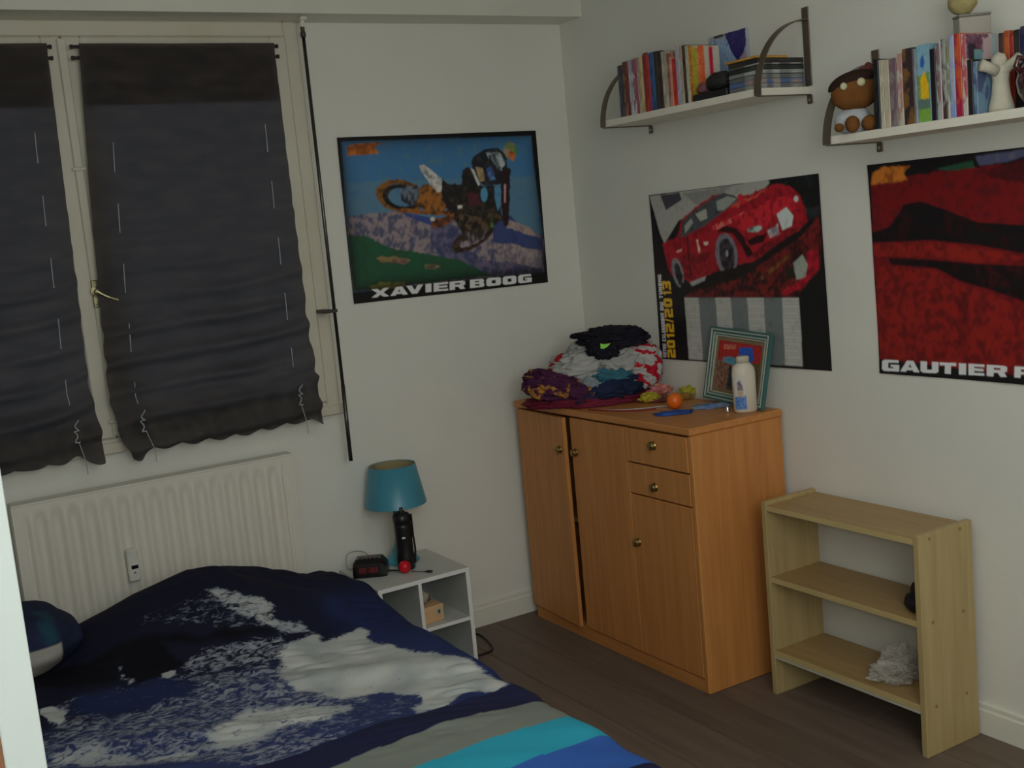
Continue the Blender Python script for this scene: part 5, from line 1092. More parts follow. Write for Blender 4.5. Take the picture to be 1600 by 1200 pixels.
art_calendar=[
('P',(124,124,118),[(0.004,0.004),(0.75,-0.001),(0.745,0.021),(0.664,0.076),(0.406,0.099),(0.187,0.168),(0.081,0.298),(0.036,0.187)],0.1,(112,112,106)),
('P',(100,100,96),[(0.224,0.015),(0.536,0.004),(0.456,0.054),(0.31,0.09)],0.1,(112,112,106)),
('P',(48,46,52),[(0.079,0.009),(0.207,0.006),(0.218,0.05),(0.109,0.1)],0,None),
('P',(16,8,10),[(-0.001,0.015),(0.021,0.084),(0.058,0.25),(0.097,0.376),(0.116,0.531),(0.144,0.623),(-0.007,0.623)],0.2,(30,20,30)),
('P',(84,20,20),[(0.178,0.623),(0.258,0.578),(0.531,0.517),(0.712,0.418),(0.894,0.306),(0.99,0.203),(0.99,0.352),(0.976,0.481),(0.877,0.584),(0.834,0.624)],0.5,(30,12,12)),
('P',(90,56,22),[(0.633,0.526),(0.816,0.395),(0.835,0.41),(0.676,0.527)],0.4,(60,20,16)),
('P',(132,15,30),[(0.915,0.387),(0.973,0.377),(0.97,0.481),(0.864,0.584),(0.782,0.61),(0.777,0.583),(0.86,0.544),(0.916,0.479)],0.3,(90,10,20)),
('P',(116,122,112),[(0.842,0.443),(0.894,0.399),(0.918,0.453),(0.9,0.518),(0.854,0.53)],0.15,(96,100,96)),
('P',(30,22,20),[(0.79,0.475),(0.839,0.456),(0.855,0.517),(0.807,0.53)],0,None),
('P',(126,18,28),[(0.065,0.297),(0.171,0.262),(0.209,0.162),(0.293,0.103),(0.41,0.049),(0.481,0.037),(0.561,0.076),(0.636,0.061),(0.737,0.031),(0.793,0.026),(0.858,0.05),(0.901,0.102),(0.928,0.177),(0.932,0.23),(0.884,0.273),(0.773,0.332),(0.64,0.422),(0.536,0.439),(0.411,0.474),(0.312,0.508),(0.244,0.541),(0.187,0.506),(0.142,0.539),(0.1,0.454),(0.076,0.36)],0.3,(96,12,20)),
('P',(176,90,82),[(0.398,0.215),(0.6,0.154),(0.644,0.161),(0.507,0.209),(0.396,0.244)],0.4,(150,24,34)),
('P',(150,70,50),[(0.514,0.11),(0.664,0.07),(0.737,0.037),(0.678,0.078),(0.527,0.133)],0.4,(150,24,34)),
('P',(56,60,62),[(0.186,0.267),(0.216,0.171),(0.296,0.118),(0.405,0.063),(0.473,0.04),(0.544,0.06),(0.564,0.087),(0.449,0.154),(0.35,0.211),(0.291,0.233),(0.214,0.265)],0.2,(40,42,44)),
('P',(112,118,112),[(0.431,0.081),(0.502,0.059),(0.555,0.079),(0.474,0.135),(0.435,0.132)],0.1,(96,100,96)),
('P',(126,126,116),[(0.296,0.14),(0.367,0.116),(0.371,0.169),(0.328,0.184)],0,None),
('P',(118,120,114),[(0.222,0.203),(0.27,0.16),(0.28,0.187),(0.225,0.247)],0,None),
('P',(150,24,36),[(0.592,0.077),(0.591,0.082),(0.59,0.087),(0.587,0.091),(0.583,0.094),(0.579,0.096),(0.575,0.096),(0.571,0.095),(0.567,0.092),(0.564,0.089),(0.562,0.084),(0.56,0.079),(0.56,0.074),(0.561,0.068),(0.563,0.063),(0.566,0.059),(0.569,0.056),(0.574,0.055),(0.578,0.054),(0.582,0.056),(0.586,0.058),(0.589,0.062),(0.591,0.066),(0.592,0.072)],0,None),
('P',(190,150,130),[(0.289,0.285),(0.304,0.289),(0.317,0.372),(0.302,0.367)],0.3,(150,40,40)),
('P',(190,150,140),[(0.335,0.302),(0.367,0.304),(0.358,0.324),(0.338,0.319)],0,None),
('P',(170,120,110),[(0.156,0.345),(0.2,0.332),(0.19,0.35),(0.16,0.356)],0,None),
('P',(36,8,12),[(0.419,0.246),(0.475,0.221),(0.535,0.236),(0.577,0.285),(0.615,0.393),(0.591,0.399),(0.565,0.341),(0.518,0.267)],0,None),
('P',(150,26,36),[(0.509,0.181),(0.66,0.138),(0.775,0.088),(0.855,0.097),(0.89,0.167),(0.769,0.176),(0.71,0.239),(0.578,0.257),(0.536,0.226)],0.3,(110,14,24)),
('P',(84,10,18),[(0.171,0.38),(0.387,0.36),(0.396,0.463),(0.244,0.533),(0.188,0.494)],0.35,(120,18,28)),
('P',(60,8,14),[(0.231,0.262),(0.241,0.263),(0.246,0.503),(0.236,0.503)],0,None),
('P',(70,10,16),[(0.689,0.334),(0.775,0.298),(0.878,0.252),(0.884,0.273),(0.773,0.332),(0.64,0.422),(0.613,0.4)],0.3,(110,16,26)),
('P',(92,88,96),[(0.536,0.376),(0.535,0.407),(0.53,0.435),(0.521,0.46),(0.509,0.48),(0.494,0.494),(0.477,0.499),(0.46,0.496),(0.443,0.486),(0.428,0.468),(0.416,0.444),(0.408,0.416),(0.404,0.385),(0.404,0.353),(0.409,0.324),(0.418,0.298),(0.431,0.279),(0.446,0.266),(0.463,0.261),(0.481,0.265),(0.497,0.276),(0.512,0.294),(0.524,0.318),(0.532,0.346)],0.15,(70,66,74)),
('P',(18,16,18),[(0.519,0.378),(0.519,0.401),(0.516,0.423),(0.509,0.443),(0.501,0.458),(0.49,0.468),(0.479,0.472),(0.467,0.47),(0.455,0.462),(0.444,0.448),(0.436,0.429),(0.43,0.407),(0.427,0.383),(0.427,0.359),(0.43,0.337),(0.437,0.317),(0.446,0.302),(0.456,0.292),(0.468,0.289),(0.48,0.291),(0.492,0.3),(0.502,0.314),(0.51,0.332),(0.516,0.354)],0.35,(50,44,50)),
('P',(120,118,122),[(0.481,0.376),(0.481,0.381),(0.48,0.385),(0.478,0.389),(0.476,0.392),(0.474,0.393),(0.472,0.394),(0.47,0.393),(0.469,0.391),(0.467,0.388),(0.466,0.384),(0.466,0.38),(0.466,0.375),(0.467,0.37),(0.468,0.366),(0.469,0.362),(0.471,0.359),(0.473,0.357),(0.475,0.357),(0.477,0.358),(0.479,0.359),(0.48,0.362),(0.481,0.366),(0.482,0.371)],0,None),
('P',(96,96,98),[(0.193,0.469),(0.195,0.492),(0.194,0.514),(0.192,0.533),(0.186,0.548),(0.179,0.558),(0.17,0.563),(0.161,0.561),(0.151,0.554),(0.141,0.541),(0.132,0.524),(0.125,0.503),(0.121,0.48),(0.118,0.457),(0.119,0.435),(0.122,0.415),(0.127,0.4),(0.134,0.39),(0.143,0.386),(0.153,0.387),(0.163,0.395),(0.173,0.408),(0.181,0.426),(0.188,0.446)],0.15,(70,66,74)),
('P',(18,16,18),[(0.182,0.479),(0.184,0.497),(0.184,0.514),(0.183,0.529),(0.181,0.54),(0.177,0.548),(0.172,0.551),(0.166,0.55),(0.16,0.544),(0.154,0.533),(0.149,0.52),(0.144,0.503),(0.141,0.485),(0.139,0.467),(0.138,0.45),(0.139,0.436),(0.142,0.424),(0.146,0.416),(0.151,0.413),(0.156,0.415),(0.163,0.421),(0.168,0.431),(0.174,0.445),(0.178,0.462)],0.3,(40,36,40)),
('P',(130,150,142),[(0.688,0.246),(0.687,0.25),(0.684,0.255),(0.678,0.259),(0.67,0.263),(0.66,0.266),(0.649,0.268),(0.639,0.269),(0.628,0.269),(0.619,0.268),(0.612,0.265),(0.607,0.262),(0.605,0.258),(0.606,0.253),(0.61,0.248),(0.616,0.244),(0.624,0.24),(0.634,0.237),(0.644,0.235),(0.655,0.234),(0.665,0.234),(0.674,0.236),(0.681,0.239),(0.686,0.242)],0.5,(60,60,60)),
('P',(150,150,150),[(0.891,0.114),(0.89,0.118),(0.889,0.122),(0.887,0.125),(0.884,0.127),(0.881,0.129),(0.878,0.129),(0.875,0.128),(0.873,0.126),(0.87,0.124),(0.869,0.12),(0.868,0.116),(0.868,0.112),(0.868,0.108),(0.87,0.104),(0.872,0.101),(0.874,0.099),(0.877,0.098),(0.88,0.097),(0.883,0.098),(0.886,0.1),(0.888,0.103),(0.89,0.106),(0.891,0.11)],0,None),
('P',(26,8,10),[(0.597,0.311),(0.649,0.29),(0.71,0.28),(0.69,0.324),(0.61,0.338)],0,None),
('P',(32,8,10),[(0.574,0.327),(0.609,0.344),(0.628,0.386),(0.598,0.399)],0,None),
('P',(152,162,156),[(0.771,0.183),(0.825,0.15),(0.86,0.198),(0.847,0.25),(0.797,0.268)],0.08,(140,148,144)),
('P',(98,94,100),[(0.715,0.267),(0.774,0.234),(0.78,0.287),(0.726,0.305)],0.3,(150,140,140)),
('P',(15,11,11),[(0.185,0.532),(0.244,0.542),(0.411,0.476),(0.64,0.43),(0.772,0.339),(0.886,0.279),(0.881,0.319),(0.712,0.411),(0.532,0.499),(0.324,0.572),(0.156,0.578)],0.2,(30,14,12)),
('P',(120,120,116),[(0.228,0.533),(0.337,0.498),(0.327,0.524),(0.243,0.556)],0.2,(90,90,88)),
('P',(14,14,15),[(0.74,-0),(1,0),(0.997,0.113),(0.928,0.184),(0.901,0.096),(0.859,0.046),(0.793,0.024)],0.2,(22,30,28)),
('P',(30,30,32),[(0.922,0.177),(0.993,0.158),(0.997,0.203),(0.939,0.218)],0.3,(20,30,30)),
('P',(136,136,131),[(0.187,0.623),(0.279,0.623),(0.284,0.991),(0.192,0.992)],0.06,(120,120,116)),
('P',(112,112,108),[(0.187,0.635),(0.279,0.635),(0.279,0.638),(0.187,0.638)],0,None),
('P',(112,112,108),[(0.187,0.647),(0.279,0.647),(0.279,0.65),(0.187,0.65)],0,None),
('P',(112,112,108),[(0.187,0.659),(0.28,0.659),(0.279,0.662),(0.187,0.662)],0,None),
('P',(112,112,108),[(0.188,0.671),(0.28,0.671),(0.28,0.673),(0.187,0.673)],0,None),
('P',(112,112,108),[(0.188,0.683),(0.28,0.682),(0.28,0.685),(0.188,0.685)],0,None),
('P',(112,112,108),[(0.188,0.694),(0.28,0.694),(0.28,0.697),(0.188,0.697)],0,None),
('P',(112,112,108),[(0.188,0.706),(0.28,0.706),(0.28,0.709),(0.188,0.709)],0,None),
('P',(112,112,108),[(0.188,0.718),(0.28,0.718),(0.28,0.721),(0.188,0.721)],0,None),
('P',(112,112,108),[(0.188,0.73),(0.28,0.73),(0.28,0.732),(0.188,0.733)],0,None),
('P',(112,112,108),[(0.189,0.742),(0.281,0.742),(0.28,0.744),(0.188,0.745)],0,None),
('P',(112,112,108),[(0.189,0.754),(0.281,0.754),(0.281,0.756),(0.188,0.756)],0,None),
('P',(112,112,108),[(0.189,0.766),(0.281,0.765),(0.281,0.768),(0.189,0.768)],0,None),
('P',(112,112,108),[(0.189,0.778),(0.281,0.777),(0.281,0.78),(0.189,0.78)],0,None),
('P',(112,112,108),[(0.189,0.789),(0.281,0.789),(0.281,0.792),(0.189,0.792)],0,None),
('P',(112,112,108),[(0.189,0.801),(0.281,0.801),(0.281,0.804),(0.189,0.804)],0,None),
('P',(112,112,108),[(0.19,0.813),(0.281,0.813),(0.281,0.815),(0.189,0.816)],0,None),
('P',(112,112,108),[(0.19,0.825),(0.282,0.825),(0.281,0.827),(0.189,0.828)],0,None),
('P',(112,112,108),[(0.19,0.837),(0.282,0.837),(0.282,0.839),(0.19,0.84)],0,None),
('P',(112,112,108),[(0.19,0.849),(0.282,0.848),(0.282,0.851),(0.19,0.852)],0,None),
('P',(112,112,108),[(0.19,0.861),(0.282,0.86),(0.282,0.863),(0.19,0.864)],0,None),
('P',(112,112,108),[(0.19,0.873),(0.282,0.872),(0.282,0.875),(0.19,0.875)],0,None),
('P',(112,112,108),[(0.19,0.885),(0.282,0.884),(0.282,0.887),(0.19,0.887)],0,None),
('P',(112,112,108),[(0.191,0.897),(0.282,0.896),(0.282,0.899),(0.19,0.899)],0,None),
('P',(112,112,108),[(0.191,0.909),(0.283,0.908),(0.282,0.911),(0.191,0.911)],0,None),
('P',(112,112,108),[(0.191,0.92),(0.283,0.92),(0.283,0.922),(0.191,0.923)],0,None),
('P',(112,112,108),[(0.191,0.932),(0.283,0.932),(0.283,0.934),(0.191,0.935)],0,None),
('P',(112,112,108),[(0.191,0.944),(0.283,0.944),(0.283,0.946),(0.191,0.947)],0,None),
('P',(112,112,108),[(0.191,0.956),(0.283,0.956),(0.283,0.958),(0.191,0.959)],0,None),
('P',(112,112,108),[(0.192,0.968),(0.283,0.967),(0.283,0.97),(0.191,0.971)],0,None),
('P',(112,112,108),[(0.192,0.98),(0.283,0.979),(0.283,0.982),(0.191,0.983)],0,None),
('P',(82,87,87),[(0.279,0.623),(0.386,0.624),(0.39,0.99),(0.284,0.991)],0.06,(74,78,78)),
('P',(136,136,131),[(0.386,0.624),(0.479,0.624),(0.487,0.989),(0.39,0.99)],0.06,(120,120,116)),
('P',(112,112,108),[(0.386,0.635),(0.48,0.635),(0.479,0.638),(0.386,0.638)],0,None),
('P',(112,112,108),[(0.386,0.647),(0.48,0.647),(0.48,0.65),(0.386,0.65)],0,None),
('P',(112,112,108),[(0.386,0.659),(0.48,0.659),(0.48,0.661),(0.386,0.661)],0,None),
('P',(112,112,108),[(0.386,0.671),(0.48,0.671),(0.48,0.673),(0.386,0.673)],0,None),
('P',(112,112,108),[(0.386,0.682),(0.48,0.682),(0.48,0.685),(0.386,0.685)],0,None),
('P',(112,112,108),[(0.387,0.694),(0.481,0.694),(0.48,0.697),(0.386,0.697)],0,None),
('P',(112,112,108),[(0.387,0.706),(0.481,0.706),(0.481,0.708),(0.387,0.708)],0,None),
('P',(112,112,108),[(0.387,0.718),(0.481,0.718),(0.481,0.72),(0.387,0.72)],0,None),
('P',(112,112,108),[(0.387,0.73),(0.482,0.729),(0.481,0.732),(0.387,0.732)],0,None),
('P',(112,112,108),[(0.387,0.742),(0.482,0.741),(0.482,0.744),(0.387,0.744)],0,None),
('P',(112,112,108),[(0.387,0.753),(0.482,0.753),(0.482,0.755),(0.387,0.756)],0,None),
('P',(112,112,108),[(0.387,0.765),(0.482,0.765),(0.482,0.767),(0.387,0.768)],0,None),
('P',(112,112,108),[(0.388,0.777),(0.482,0.777),(0.482,0.779),(0.387,0.779)],0,None),
('P',(112,112,108),[(0.388,0.789),(0.483,0.788),(0.482,0.791),(0.387,0.791)],0,None),
('P',(112,112,108),[(0.388,0.8),(0.483,0.8),(0.483,0.803),(0.388,0.803)],0,None),
('P',(112,112,108),[(0.388,0.812),(0.483,0.812),(0.483,0.814),(0.388,0.815)],0,None),
('P',(112,112,108),[(0.388,0.824),(0.483,0.824),(0.483,0.826),(0.388,0.827)],0,None),
('P',(112,112,108),[(0.388,0.836),(0.484,0.836),(0.483,0.838),(0.388,0.839)],0,None),
('P',(112,112,108),[(0.388,0.848),(0.484,0.847),(0.484,0.85),(0.388,0.85)],0,None),
('P',(112,112,108),[(0.388,0.86),(0.484,0.859),(0.484,0.862),(0.388,0.862)],0,None),
('P',(112,112,108),[(0.388,0.872),(0.484,0.871),(0.484,0.874),(0.388,0.874)],0,None),
('P',(112,112,108),[(0.389,0.883),(0.485,0.883),(0.484,0.885),(0.388,0.886)],0,None),
('P',(112,112,108),[(0.389,0.895),(0.485,0.895),(0.485,0.897),(0.389,0.898)],0,None),
('P',(112,112,108),[(0.389,0.907),(0.485,0.906),(0.485,0.909),(0.389,0.91)],0,None),
('P',(112,112,108),[(0.389,0.919),(0.485,0.918),(0.485,0.921),(0.389,0.922)],0,None),
('P',(112,112,108),[(0.389,0.931),(0.485,0.93),(0.485,0.933),(0.389,0.933)],0,None),
('P',(112,112,108),[(0.389,0.943),(0.486,0.942),(0.485,0.944),(0.389,0.945)],0,None),
('P',(112,112,108),[(0.389,0.955),(0.486,0.954),(0.486,0.956),(0.389,0.957)],0,None),
('P',(112,112,108),[(0.39,0.967),(0.486,0.966),(0.486,0.968),(0.389,0.969)],0,None),
('P',(112,112,108),[(0.39,0.978),(0.486,0.978),(0.486,0.98),(0.39,0.981)],0,None),
('P',(82,87,87),[(0.479,0.624),(0.577,0.624),(0.58,0.988),(0.487,0.989)],0.06,(74,78,78)),
('P',(136,136,131),[(0.577,0.624),(0.671,0.624),(0.674,0.988),(0.58,0.988)],0.06,(120,120,116)),
('P',(112,112,108),[(0.577,0.635),(0.671,0.635),(0.671,0.638),(0.577,0.638)],0,None),
('P',(112,112,108),[(0.577,0.647),(0.671,0.647),(0.671,0.65),(0.577,0.65)],0,None),
('P',(112,112,108),[(0.577,0.659),(0.671,0.659),(0.671,0.661),(0.577,0.661)],0,None),
('P',(112,112,108),[(0.577,0.671),(0.671,0.671),(0.671,0.673),(0.577,0.673)],0,None),
('P',(112,112,108),[(0.577,0.682),(0.671,0.682),(0.671,0.685),(0.577,0.685)],0,None),
('P',(112,112,108),[(0.578,0.694),(0.672,0.694),(0.671,0.696),(0.577,0.696)],0,None),
('P',(112,112,108),[(0.578,0.706),(0.672,0.706),(0.671,0.708),(0.578,0.708)],0,None),
('P',(112,112,108),[(0.578,0.718),(0.672,0.717),(0.672,0.72),(0.578,0.72)],0,None),
('P',(112,112,108),[(0.578,0.729),(0.672,0.729),(0.672,0.732),(0.578,0.732)],0,None),
('P',(112,112,108),[(0.578,0.741),(0.672,0.741),(0.672,0.743),(0.578,0.743)],0,None),
('P',(112,112,108),[(0.578,0.753),(0.672,0.752),(0.672,0.755),(0.578,0.755)],0,None),
('P',(112,112,108),[(0.578,0.764),(0.672,0.764),(0.672,0.767),(0.578,0.767)],0,None),
('P',(112,112,108),[(0.578,0.776),(0.672,0.776),(0.672,0.778),(0.578,0.779)],0,None),
('P',(112,112,108),[(0.578,0.788),(0.672,0.788),(0.672,0.79),(0.578,0.79)],0,None),
('P',(112,112,108),[(0.578,0.8),(0.672,0.799),(0.672,0.802),(0.578,0.802)],0,None),
('P',(112,112,108),[(0.579,0.812),(0.672,0.811),(0.672,0.814),(0.578,0.814)],0,None),
('P',(112,112,108),[(0.579,0.823),(0.672,0.823),(0.672,0.825),(0.578,0.826)],0,None),
('P',(112,112,108),[(0.579,0.835),(0.672,0.835),(0.672,0.837),(0.579,0.838)],0,None),
('P',(112,112,108),[(0.579,0.847),(0.673,0.846),(0.672,0.849),(0.579,0.849)],0,None),
('P',(112,112,108),[(0.579,0.859),(0.673,0.858),(0.672,0.861),(0.579,0.861)],0,None),
('P',(112,112,108),[(0.579,0.87),(0.673,0.87),(0.673,0.872),(0.579,0.873)],0,None),
('P',(112,112,108),[(0.579,0.882),(0.673,0.882),(0.673,0.884),(0.579,0.885)],0,None),
('P',(112,112,108),[(0.579,0.894),(0.673,0.893),(0.673,0.896),(0.579,0.896)],0,None),
('P',(112,112,108),[(0.579,0.906),(0.673,0.905),(0.673,0.908),(0.579,0.908)],0,None),
('P',(112,112,108),[(0.579,0.918),(0.673,0.917),(0.673,0.919),(0.579,0.92)],0,None),
('P',(112,112,108),[(0.58,0.93),(0.673,0.929),(0.673,0.931),(0.579,0.932)],0,None),
('P',(112,112,108),[(0.58,0.941),(0.673,0.94),(0.673,0.943),(0.579,0.944)],0,None),
('P',(112,112,108),[(0.58,0.953),(0.673,0.952),(0.673,0.955),(0.58,0.956)],0,None),
('P',(112,112,108),[(0.58,0.965),(0.673,0.964),(0.673,0.966),(0.58,0.967)],0,None),
('P',(112,112,108),[(0.58,0.977),(0.674,0.976),(0.673,0.978),(0.58,0.979)],0,None),
('P',(82,87,87),[(0.671,0.624),(0.771,0.624),(0.768,0.987),(0.674,0.988)],0.06,(74,78,78)),
('P',(136,136,131),[(0.771,0.624),(0.861,0.624),(0.858,0.986),(0.768,0.987)],0.06,(120,120,116)),
('P',(112,112,108),[(0.77,0.636),(0.861,0.636),(0.861,0.638),(0.77,0.638)],0,None),
('P',(112,112,108),[(0.77,0.647),(0.861,0.647),(0.861,0.65),(0.77,0.65)],0,None),
('P',(112,112,108),[(0.77,0.659),(0.861,0.659),(0.861,0.661),(0.77,0.661)],0,None),
('P',(112,112,108),[(0.77,0.67),(0.861,0.67),(0.86,0.673),(0.77,0.673)],0,None),
('P',(112,112,108),[(0.77,0.682),(0.86,0.682),(0.86,0.684),(0.77,0.684)],0,None),
('P',(112,112,108),[(0.77,0.694),(0.86,0.694),(0.86,0.696),(0.77,0.696)],0,None),
('P',(112,112,108),[(0.77,0.706),(0.86,0.705),(0.86,0.708),(0.77,0.708)],0,None),
('P',(112,112,108),[(0.77,0.717),(0.86,0.717),(0.86,0.719),(0.77,0.72)],0,None),
('P',(112,112,108),[(0.77,0.729),(0.86,0.729),(0.86,0.731),(0.77,0.731)],0,None),
('P',(112,112,108),[(0.77,0.741),(0.86,0.74),(0.86,0.743),(0.77,0.743)],0,None),
('P',(112,112,108),[(0.77,0.752),(0.86,0.752),(0.86,0.754),(0.769,0.755)],0,None),
('P',(112,112,108),[(0.77,0.764),(0.86,0.764),(0.86,0.766),(0.769,0.766)],0,None),
('P',(112,112,108),[(0.77,0.776),(0.86,0.775),(0.859,0.778),(0.769,0.778)],0,None),
('P',(112,112,108),[(0.769,0.787),(0.859,0.787),(0.859,0.789),(0.769,0.79)],0,None),
('P',(112,112,108),[(0.769,0.799),(0.859,0.799),(0.859,0.801),(0.769,0.801)],0,None),
('P',(112,112,108),[(0.769,0.811),(0.859,0.81),(0.859,0.813),(0.769,0.813)],0,None),
('P',(112,112,108),[(0.769,0.822),(0.859,0.822),(0.859,0.824),(0.769,0.825)],0,None),
('P',(112,112,108),[(0.769,0.834),(0.859,0.834),(0.859,0.836),(0.769,0.836)],0,None),
('P',(112,112,108),[(0.769,0.846),(0.859,0.845),(0.859,0.848),(0.769,0.848)],0,None),
('P',(112,112,108),[(0.769,0.858),(0.859,0.857),(0.859,0.859),(0.769,0.86)],0,None),
('P',(112,112,108),[(0.769,0.869),(0.859,0.869),(0.859,0.871),(0.769,0.872)],0,None),
('P',(112,112,108),[(0.769,0.881),(0.858,0.88),(0.858,0.883),(0.768,0.883)],0,None),
('P',(112,112,108),[(0.769,0.893),(0.858,0.892),(0.858,0.894),(0.768,0.895)],0,None),
('P',(112,112,108),[(0.768,0.904),(0.858,0.904),(0.858,0.906),(0.768,0.907)],0,None),
('P',(112,112,108),[(0.768,0.916),(0.858,0.916),(0.858,0.918),(0.768,0.918)],0,None),
('P',(112,112,108),[(0.768,0.928),(0.858,0.927),(0.858,0.93),(0.768,0.93)],0,None),
('P',(112,112,108),[(0.768,0.94),(0.858,0.939),(0.858,0.941),(0.768,0.942)],0,None),
('P',(112,112,108),[(0.768,0.951),(0.858,0.951),(0.858,0.953),(0.768,0.954)],0,None),
('P',(112,112,108),[(0.768,0.963),(0.858,0.962),(0.858,0.965),(0.768,0.966)],0,None),
('P',(112,112,108),[(0.768,0.975),(0.858,0.974),(0.857,0.976),(0.768,0.977)],0,None),
('T',(196,132,30),[(0.053,0.991),(0.052,0.94),(0.106,0.937),(0.107,0.988)],'2',None),
('T',(196,132,30),[(0.052,0.933),(0.051,0.884),(0.106,0.881),(0.106,0.93)],'0',None),
('T',(196,132,30),[(0.051,0.873),(0.05,0.842),(0.106,0.84),(0.106,0.871)],'1',None),
('T',(196,132,30),[(0.05,0.835),(0.049,0.782),(0.105,0.78),(0.106,0.833)],'2',None),
('T',(196,132,30),[(0.049,0.775),(0.049,0.752),(0.105,0.751),(0.105,0.773)],'/',None),
('T',(196,132,30),[(0.048,0.744),(0.048,0.691),(0.104,0.69),(0.105,0.742)],'2',None),
('T',(196,132,30),[(0.047,0.68),(0.046,0.628),(0.104,0.628),(0.104,0.68)],'0',None),
('T',(196,132,30),[(0.046,0.608),(0.045,0.582),(0.104,0.582),(0.104,0.608)],'1',None),
('T',(196,132,30),[(0.045,0.575),(0.044,0.522),(0.103,0.523),(0.104,0.576)],'3',None),
('T',(170,165,175),[(0.022,0.993),(0.022,0.978),(0.046,0.976),(0.046,0.992)],'V',None),
('T',(170,165,175),[(0.022,0.975),(0.022,0.96),(0.046,0.959),(0.046,0.974)],'O',None),
('T',(170,165,175),[(0.022,0.958),(0.022,0.942),(0.046,0.941),(0.046,0.956)],'T',None),
('T',(170,165,175),[(0.022,0.94),(0.022,0.924),(0.046,0.923),(0.046,0.938)],'R',None),
('T',(170,165,175),[(0.022,0.922),(0.022,0.906),(0.046,0.905),(0.046,0.92)],'E',None),
('T',(170,165,175),[(0.022,0.892),(0.021,0.876),(0.045,0.875),(0.046,0.891)],'C',None),
('T',(170,165,175),[(0.021,0.874),(0.021,0.859),(0.045,0.858),(0.045,0.873)],'A',None),
('T',(170,165,175),[(0.021,0.856),(0.021,0.841),(0.045,0.84),(0.045,0.855)],'L',None),
('T',(170,165,175),[(0.021,0.838),(0.021,0.823),(0.045,0.822),(0.045,0.838)],'E',None),
('T',(170,165,175),[(0.021,0.821),(0.021,0.806),(0.045,0.805),(0.045,0.82)],'N',None),
('T',(170,165,175),[(0.021,0.803),(0.021,0.788),(0.045,0.787),(0.045,0.802)],'D',None),
('T',(170,165,175),[(0.021,0.785),(0.021,0.77),(0.045,0.77),(0.045,0.785)],'R',None),
('T',(170,165,175),[(0.021,0.768),(0.02,0.752),(0.045,0.752),(0.045,0.767)],'I',None),
('T',(170,165,175),[(0.02,0.75),(0.02,0.734),(0.044,0.734),(0.044,0.749)],'E',None),
('T',(170,165,175),[(0.02,0.732),(0.02,0.717),(0.044,0.716),(0.044,0.732)],'R',None),
('T',(170,165,175),[(0.02,0.701),(0.02,0.678),(0.044,0.678),(0.044,0.701)],'D',None),
('T',(170,165,175),[(0.02,0.674),(0.02,0.65),(0.044,0.65),(0.044,0.674)],'U',None),
('T',(170,165,175),[(0.02,0.628),(0.019,0.607),(0.044,0.607),(0.044,0.628)],'T',None),
('T',(170,165,175),[(0.019,0.603),(0.019,0.582),(0.043,0.582),(0.043,0.603)],'U',None),
('T',(170,165,175),[(0.019,0.578),(0.019,0.556),(0.043,0.557),(0.043,0.578)],'N',None),
('T',(170,165,175),[(0.019,0.553),(0.019,0.531),(0.043,0.532),(0.043,0.553)],'I',None),
('T',(170,165,175),[(0.019,0.528),(0.019,0.506),(0.043,0.506),(0.043,0.528)],'N',None),
('T',(170,165,175),[(0.019,0.502),(0.019,0.481),(0.043,0.481),(0.043,0.503)],'G',None),
]
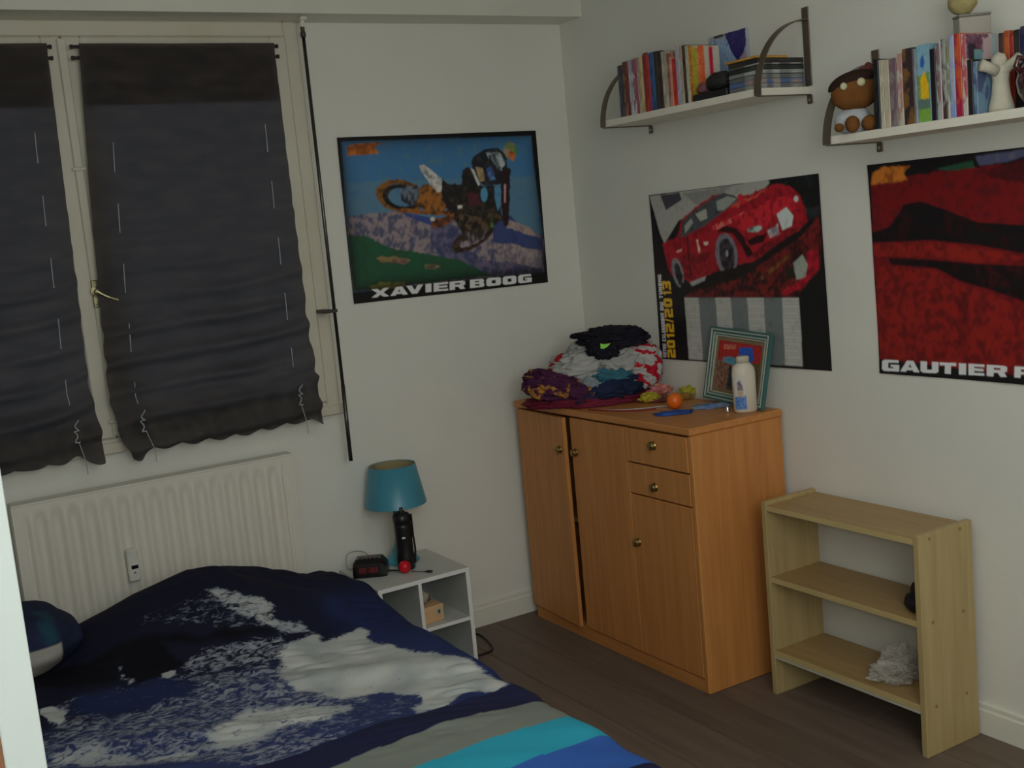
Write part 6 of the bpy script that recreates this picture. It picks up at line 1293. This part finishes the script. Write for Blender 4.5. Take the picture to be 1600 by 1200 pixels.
art_dirt=[
('P',(84,12,15),[(0.008,0.096),(0.179,0.068),(0.387,0.06),(0.612,0.063),(0.939,0.087),(0.926,1.015),(0.004,0.929),(-0.001,0.49)],0.35,(66,12,16)),
('P',(24,58,40),[(0.282,0.051),(0.419,0.031),(0.424,0.062),(0.33,0.066)],0.1,(20,44,34)),
('P',(58,60,84),[(0.428,0.014),(0.614,0.008),(0.606,0.036),(0.54,0.053),(0.442,0.056)],0.2,(74,74,84)),
('P',(50,10,14),[(0.433,0.085),(0.612,0.045),(0.878,0.063),(0.876,0.169),(0.609,0.149),(0.5,0.12)],0.3,(70,12,16)),
('P',(12,10,12),[(-0.001,0.322),(0.079,0.297),(0.127,0.226),(0.142,0.198),(0.216,0.19),(0.299,0.23),(0.425,0.299),(0.604,0.323),(0.935,0.361),(0.933,0.509),(0.601,0.444),(0.422,0.398),(0.251,0.368),(0.002,0.368)],0.12,(34,10,12)),
('P',(14,9,11),[(0.062,0.441),(0.23,0.456),(0.419,0.48),(0.6,0.493),(0.933,0.525),(0.929,0.759),(0.595,0.648),(0.462,0.593),(0.352,0.555),(0.263,0.496),(0.079,0.474)],0.15,(40,10,12)),
('P',(102,20,16),[(0.011,0.491),(0.097,0.482),(0.254,0.505),(0.343,0.564),(0.461,0.611),(0.594,0.674),(0.929,0.801),(0.926,1.015),(0.007,0.929),(-0.008,0.697)],0.4,(72,14,14)),
('P',(104,22,16),[(0.002,0.372),(0.234,0.373),(0.421,0.41),(0.6,0.462),(0.419,0.475),(0.205,0.441),(0.004,0.434)],0.4,(74,14,14)),
('P',(64,12,14),[(0.342,0.593),(0.382,0.612),(0.364,0.882),(0.33,0.894)],0.5,(90,16,14)),
('P',(14,12,14),[(-0.005,0.93),(0.926,0.985),(0.925,1.101),(-0.006,1.012)],0,None),
('P',(150,88,30),[(0.02,0.038),(0.075,0.017),(0.183,0.024),(0.152,0.055),(0.167,0.093),(0.014,0.091)],0.45,(110,56,20)),
('T',(165,172,170),[(0.014,0.932),(0.089,0.931),(0.086,0.985),(0.011,0.987)],'G',None),
('T',(165,172,170),[(0.094,0.931),(0.175,0.929),(0.172,0.982),(0.091,0.984)],'A',None),
('T',(165,172,170),[(0.178,0.929),(0.251,0.928),(0.249,0.98),(0.176,0.982)],'U',None),
('T',(165,172,170),[(0.256,0.928),(0.322,0.927),(0.32,0.978),(0.253,0.98)],'T',None),
('T',(165,172,170),[(0.331,0.927),(0.362,0.926),(0.36,0.977),(0.329,0.978)],'I',None),
('T',(165,172,170),[(0.37,0.926),(0.431,0.925),(0.429,0.975),(0.368,0.977)],'E',None),
('T',(165,172,170),[(0.44,0.925),(0.515,0.924),(0.513,0.973),(0.438,0.975)],'R',None),
('T',(165,172,170),[(0.542,0.924),(0.604,0.923),(0.603,0.971),(0.54,0.972)],'P',None),
('T',(165,172,170),[(0.611,0.922),(0.674,0.922),(0.673,0.969),(0.609,0.97)],'A',None),
('T',(165,172,170),[(0.68,0.921),(0.738,0.92),(0.736,0.967),(0.679,0.969)],'U',None),
('T',(165,172,170),[(0.744,0.92),(0.794,0.92),(0.794,0.965),(0.742,0.967)],'L',None),
('T',(165,172,170),[(0.8,0.92),(0.825,0.919),(0.824,0.964),(0.799,0.965)],'I',None),
('T',(165,172,170),[(0.832,0.919),(0.887,0.918),(0.887,0.963),(0.831,0.964)],'N',None),
]
def poster(name, label, art, Q, n, aspect, base, rim, curl):
    nu, nv = n; img = rasterise(art, nu, nv, base, aspect, rim)
    u = (np.arange(nu + 1) / nu)[:, None, None]; v = (np.arange(nv + 1) / nv)[None, :, None]
    A, B_, C_, D_ = [np.array(q) for q in Q]
    P = (A * (1 - u) + B_ * u) * (1 - v) + (D_ * (1 - u) + C_ * u) * v
    uu, vv = u[..., 0], v[..., 0]
    off = .0035 + curl * (np.abs(vv - .5) * 2) ** 4 * (.5 + .5 * np.cos(uu * 9)) + .0015 * np.sin(uu * 7 + vv * 4)
    ax = 1 if Q[0][1] == Q[1][1] == Q[2][1] else 0
    P[..., ax] = -np.broadcast_to(off, P.shape[:2])
    org = (P.reshape(-1, 3).mean(0)); P = P - org
    o = grid_mesh(name, P, img, attr_mat(name + '_ink', .42, .35)); o.location = tuple(org)
    return tag(o, label, 'poster')
poster('poster', 'poster of a motocross rider jumping over a town, on the window wall', art_motocross, [(-1.0254, 0, 1.9711), (-.1611, 0, 1.9629), (-.1642, 0, 1.3496), (-1.031, 0, 1.3602)], (440, 312), 1.41, (12, 13, 15), .75, .004)
poster('poster', 'black calendar poster with a red sports car, between shelf and cabinet', art_calendar, [(0, -.5122, 1.6584), (0, -1.3685, 1.6665), (0, -1.3763, 1.0411), (0, -.503, 1.0368)], (440, 312), 1.38, (14, 14, 15), 0, .005)
poster('poster', 'poster with red dirt hills cut off at the right edge of photo', art_dirt, [(0, -1.5664, 1.6741), (0, -2.43, 1.6720), (0, -2.43, 1.0480), (0, -1.5736, 1.0474)], (440, 312), 1.38, (14, 12, 14), 0, .005)
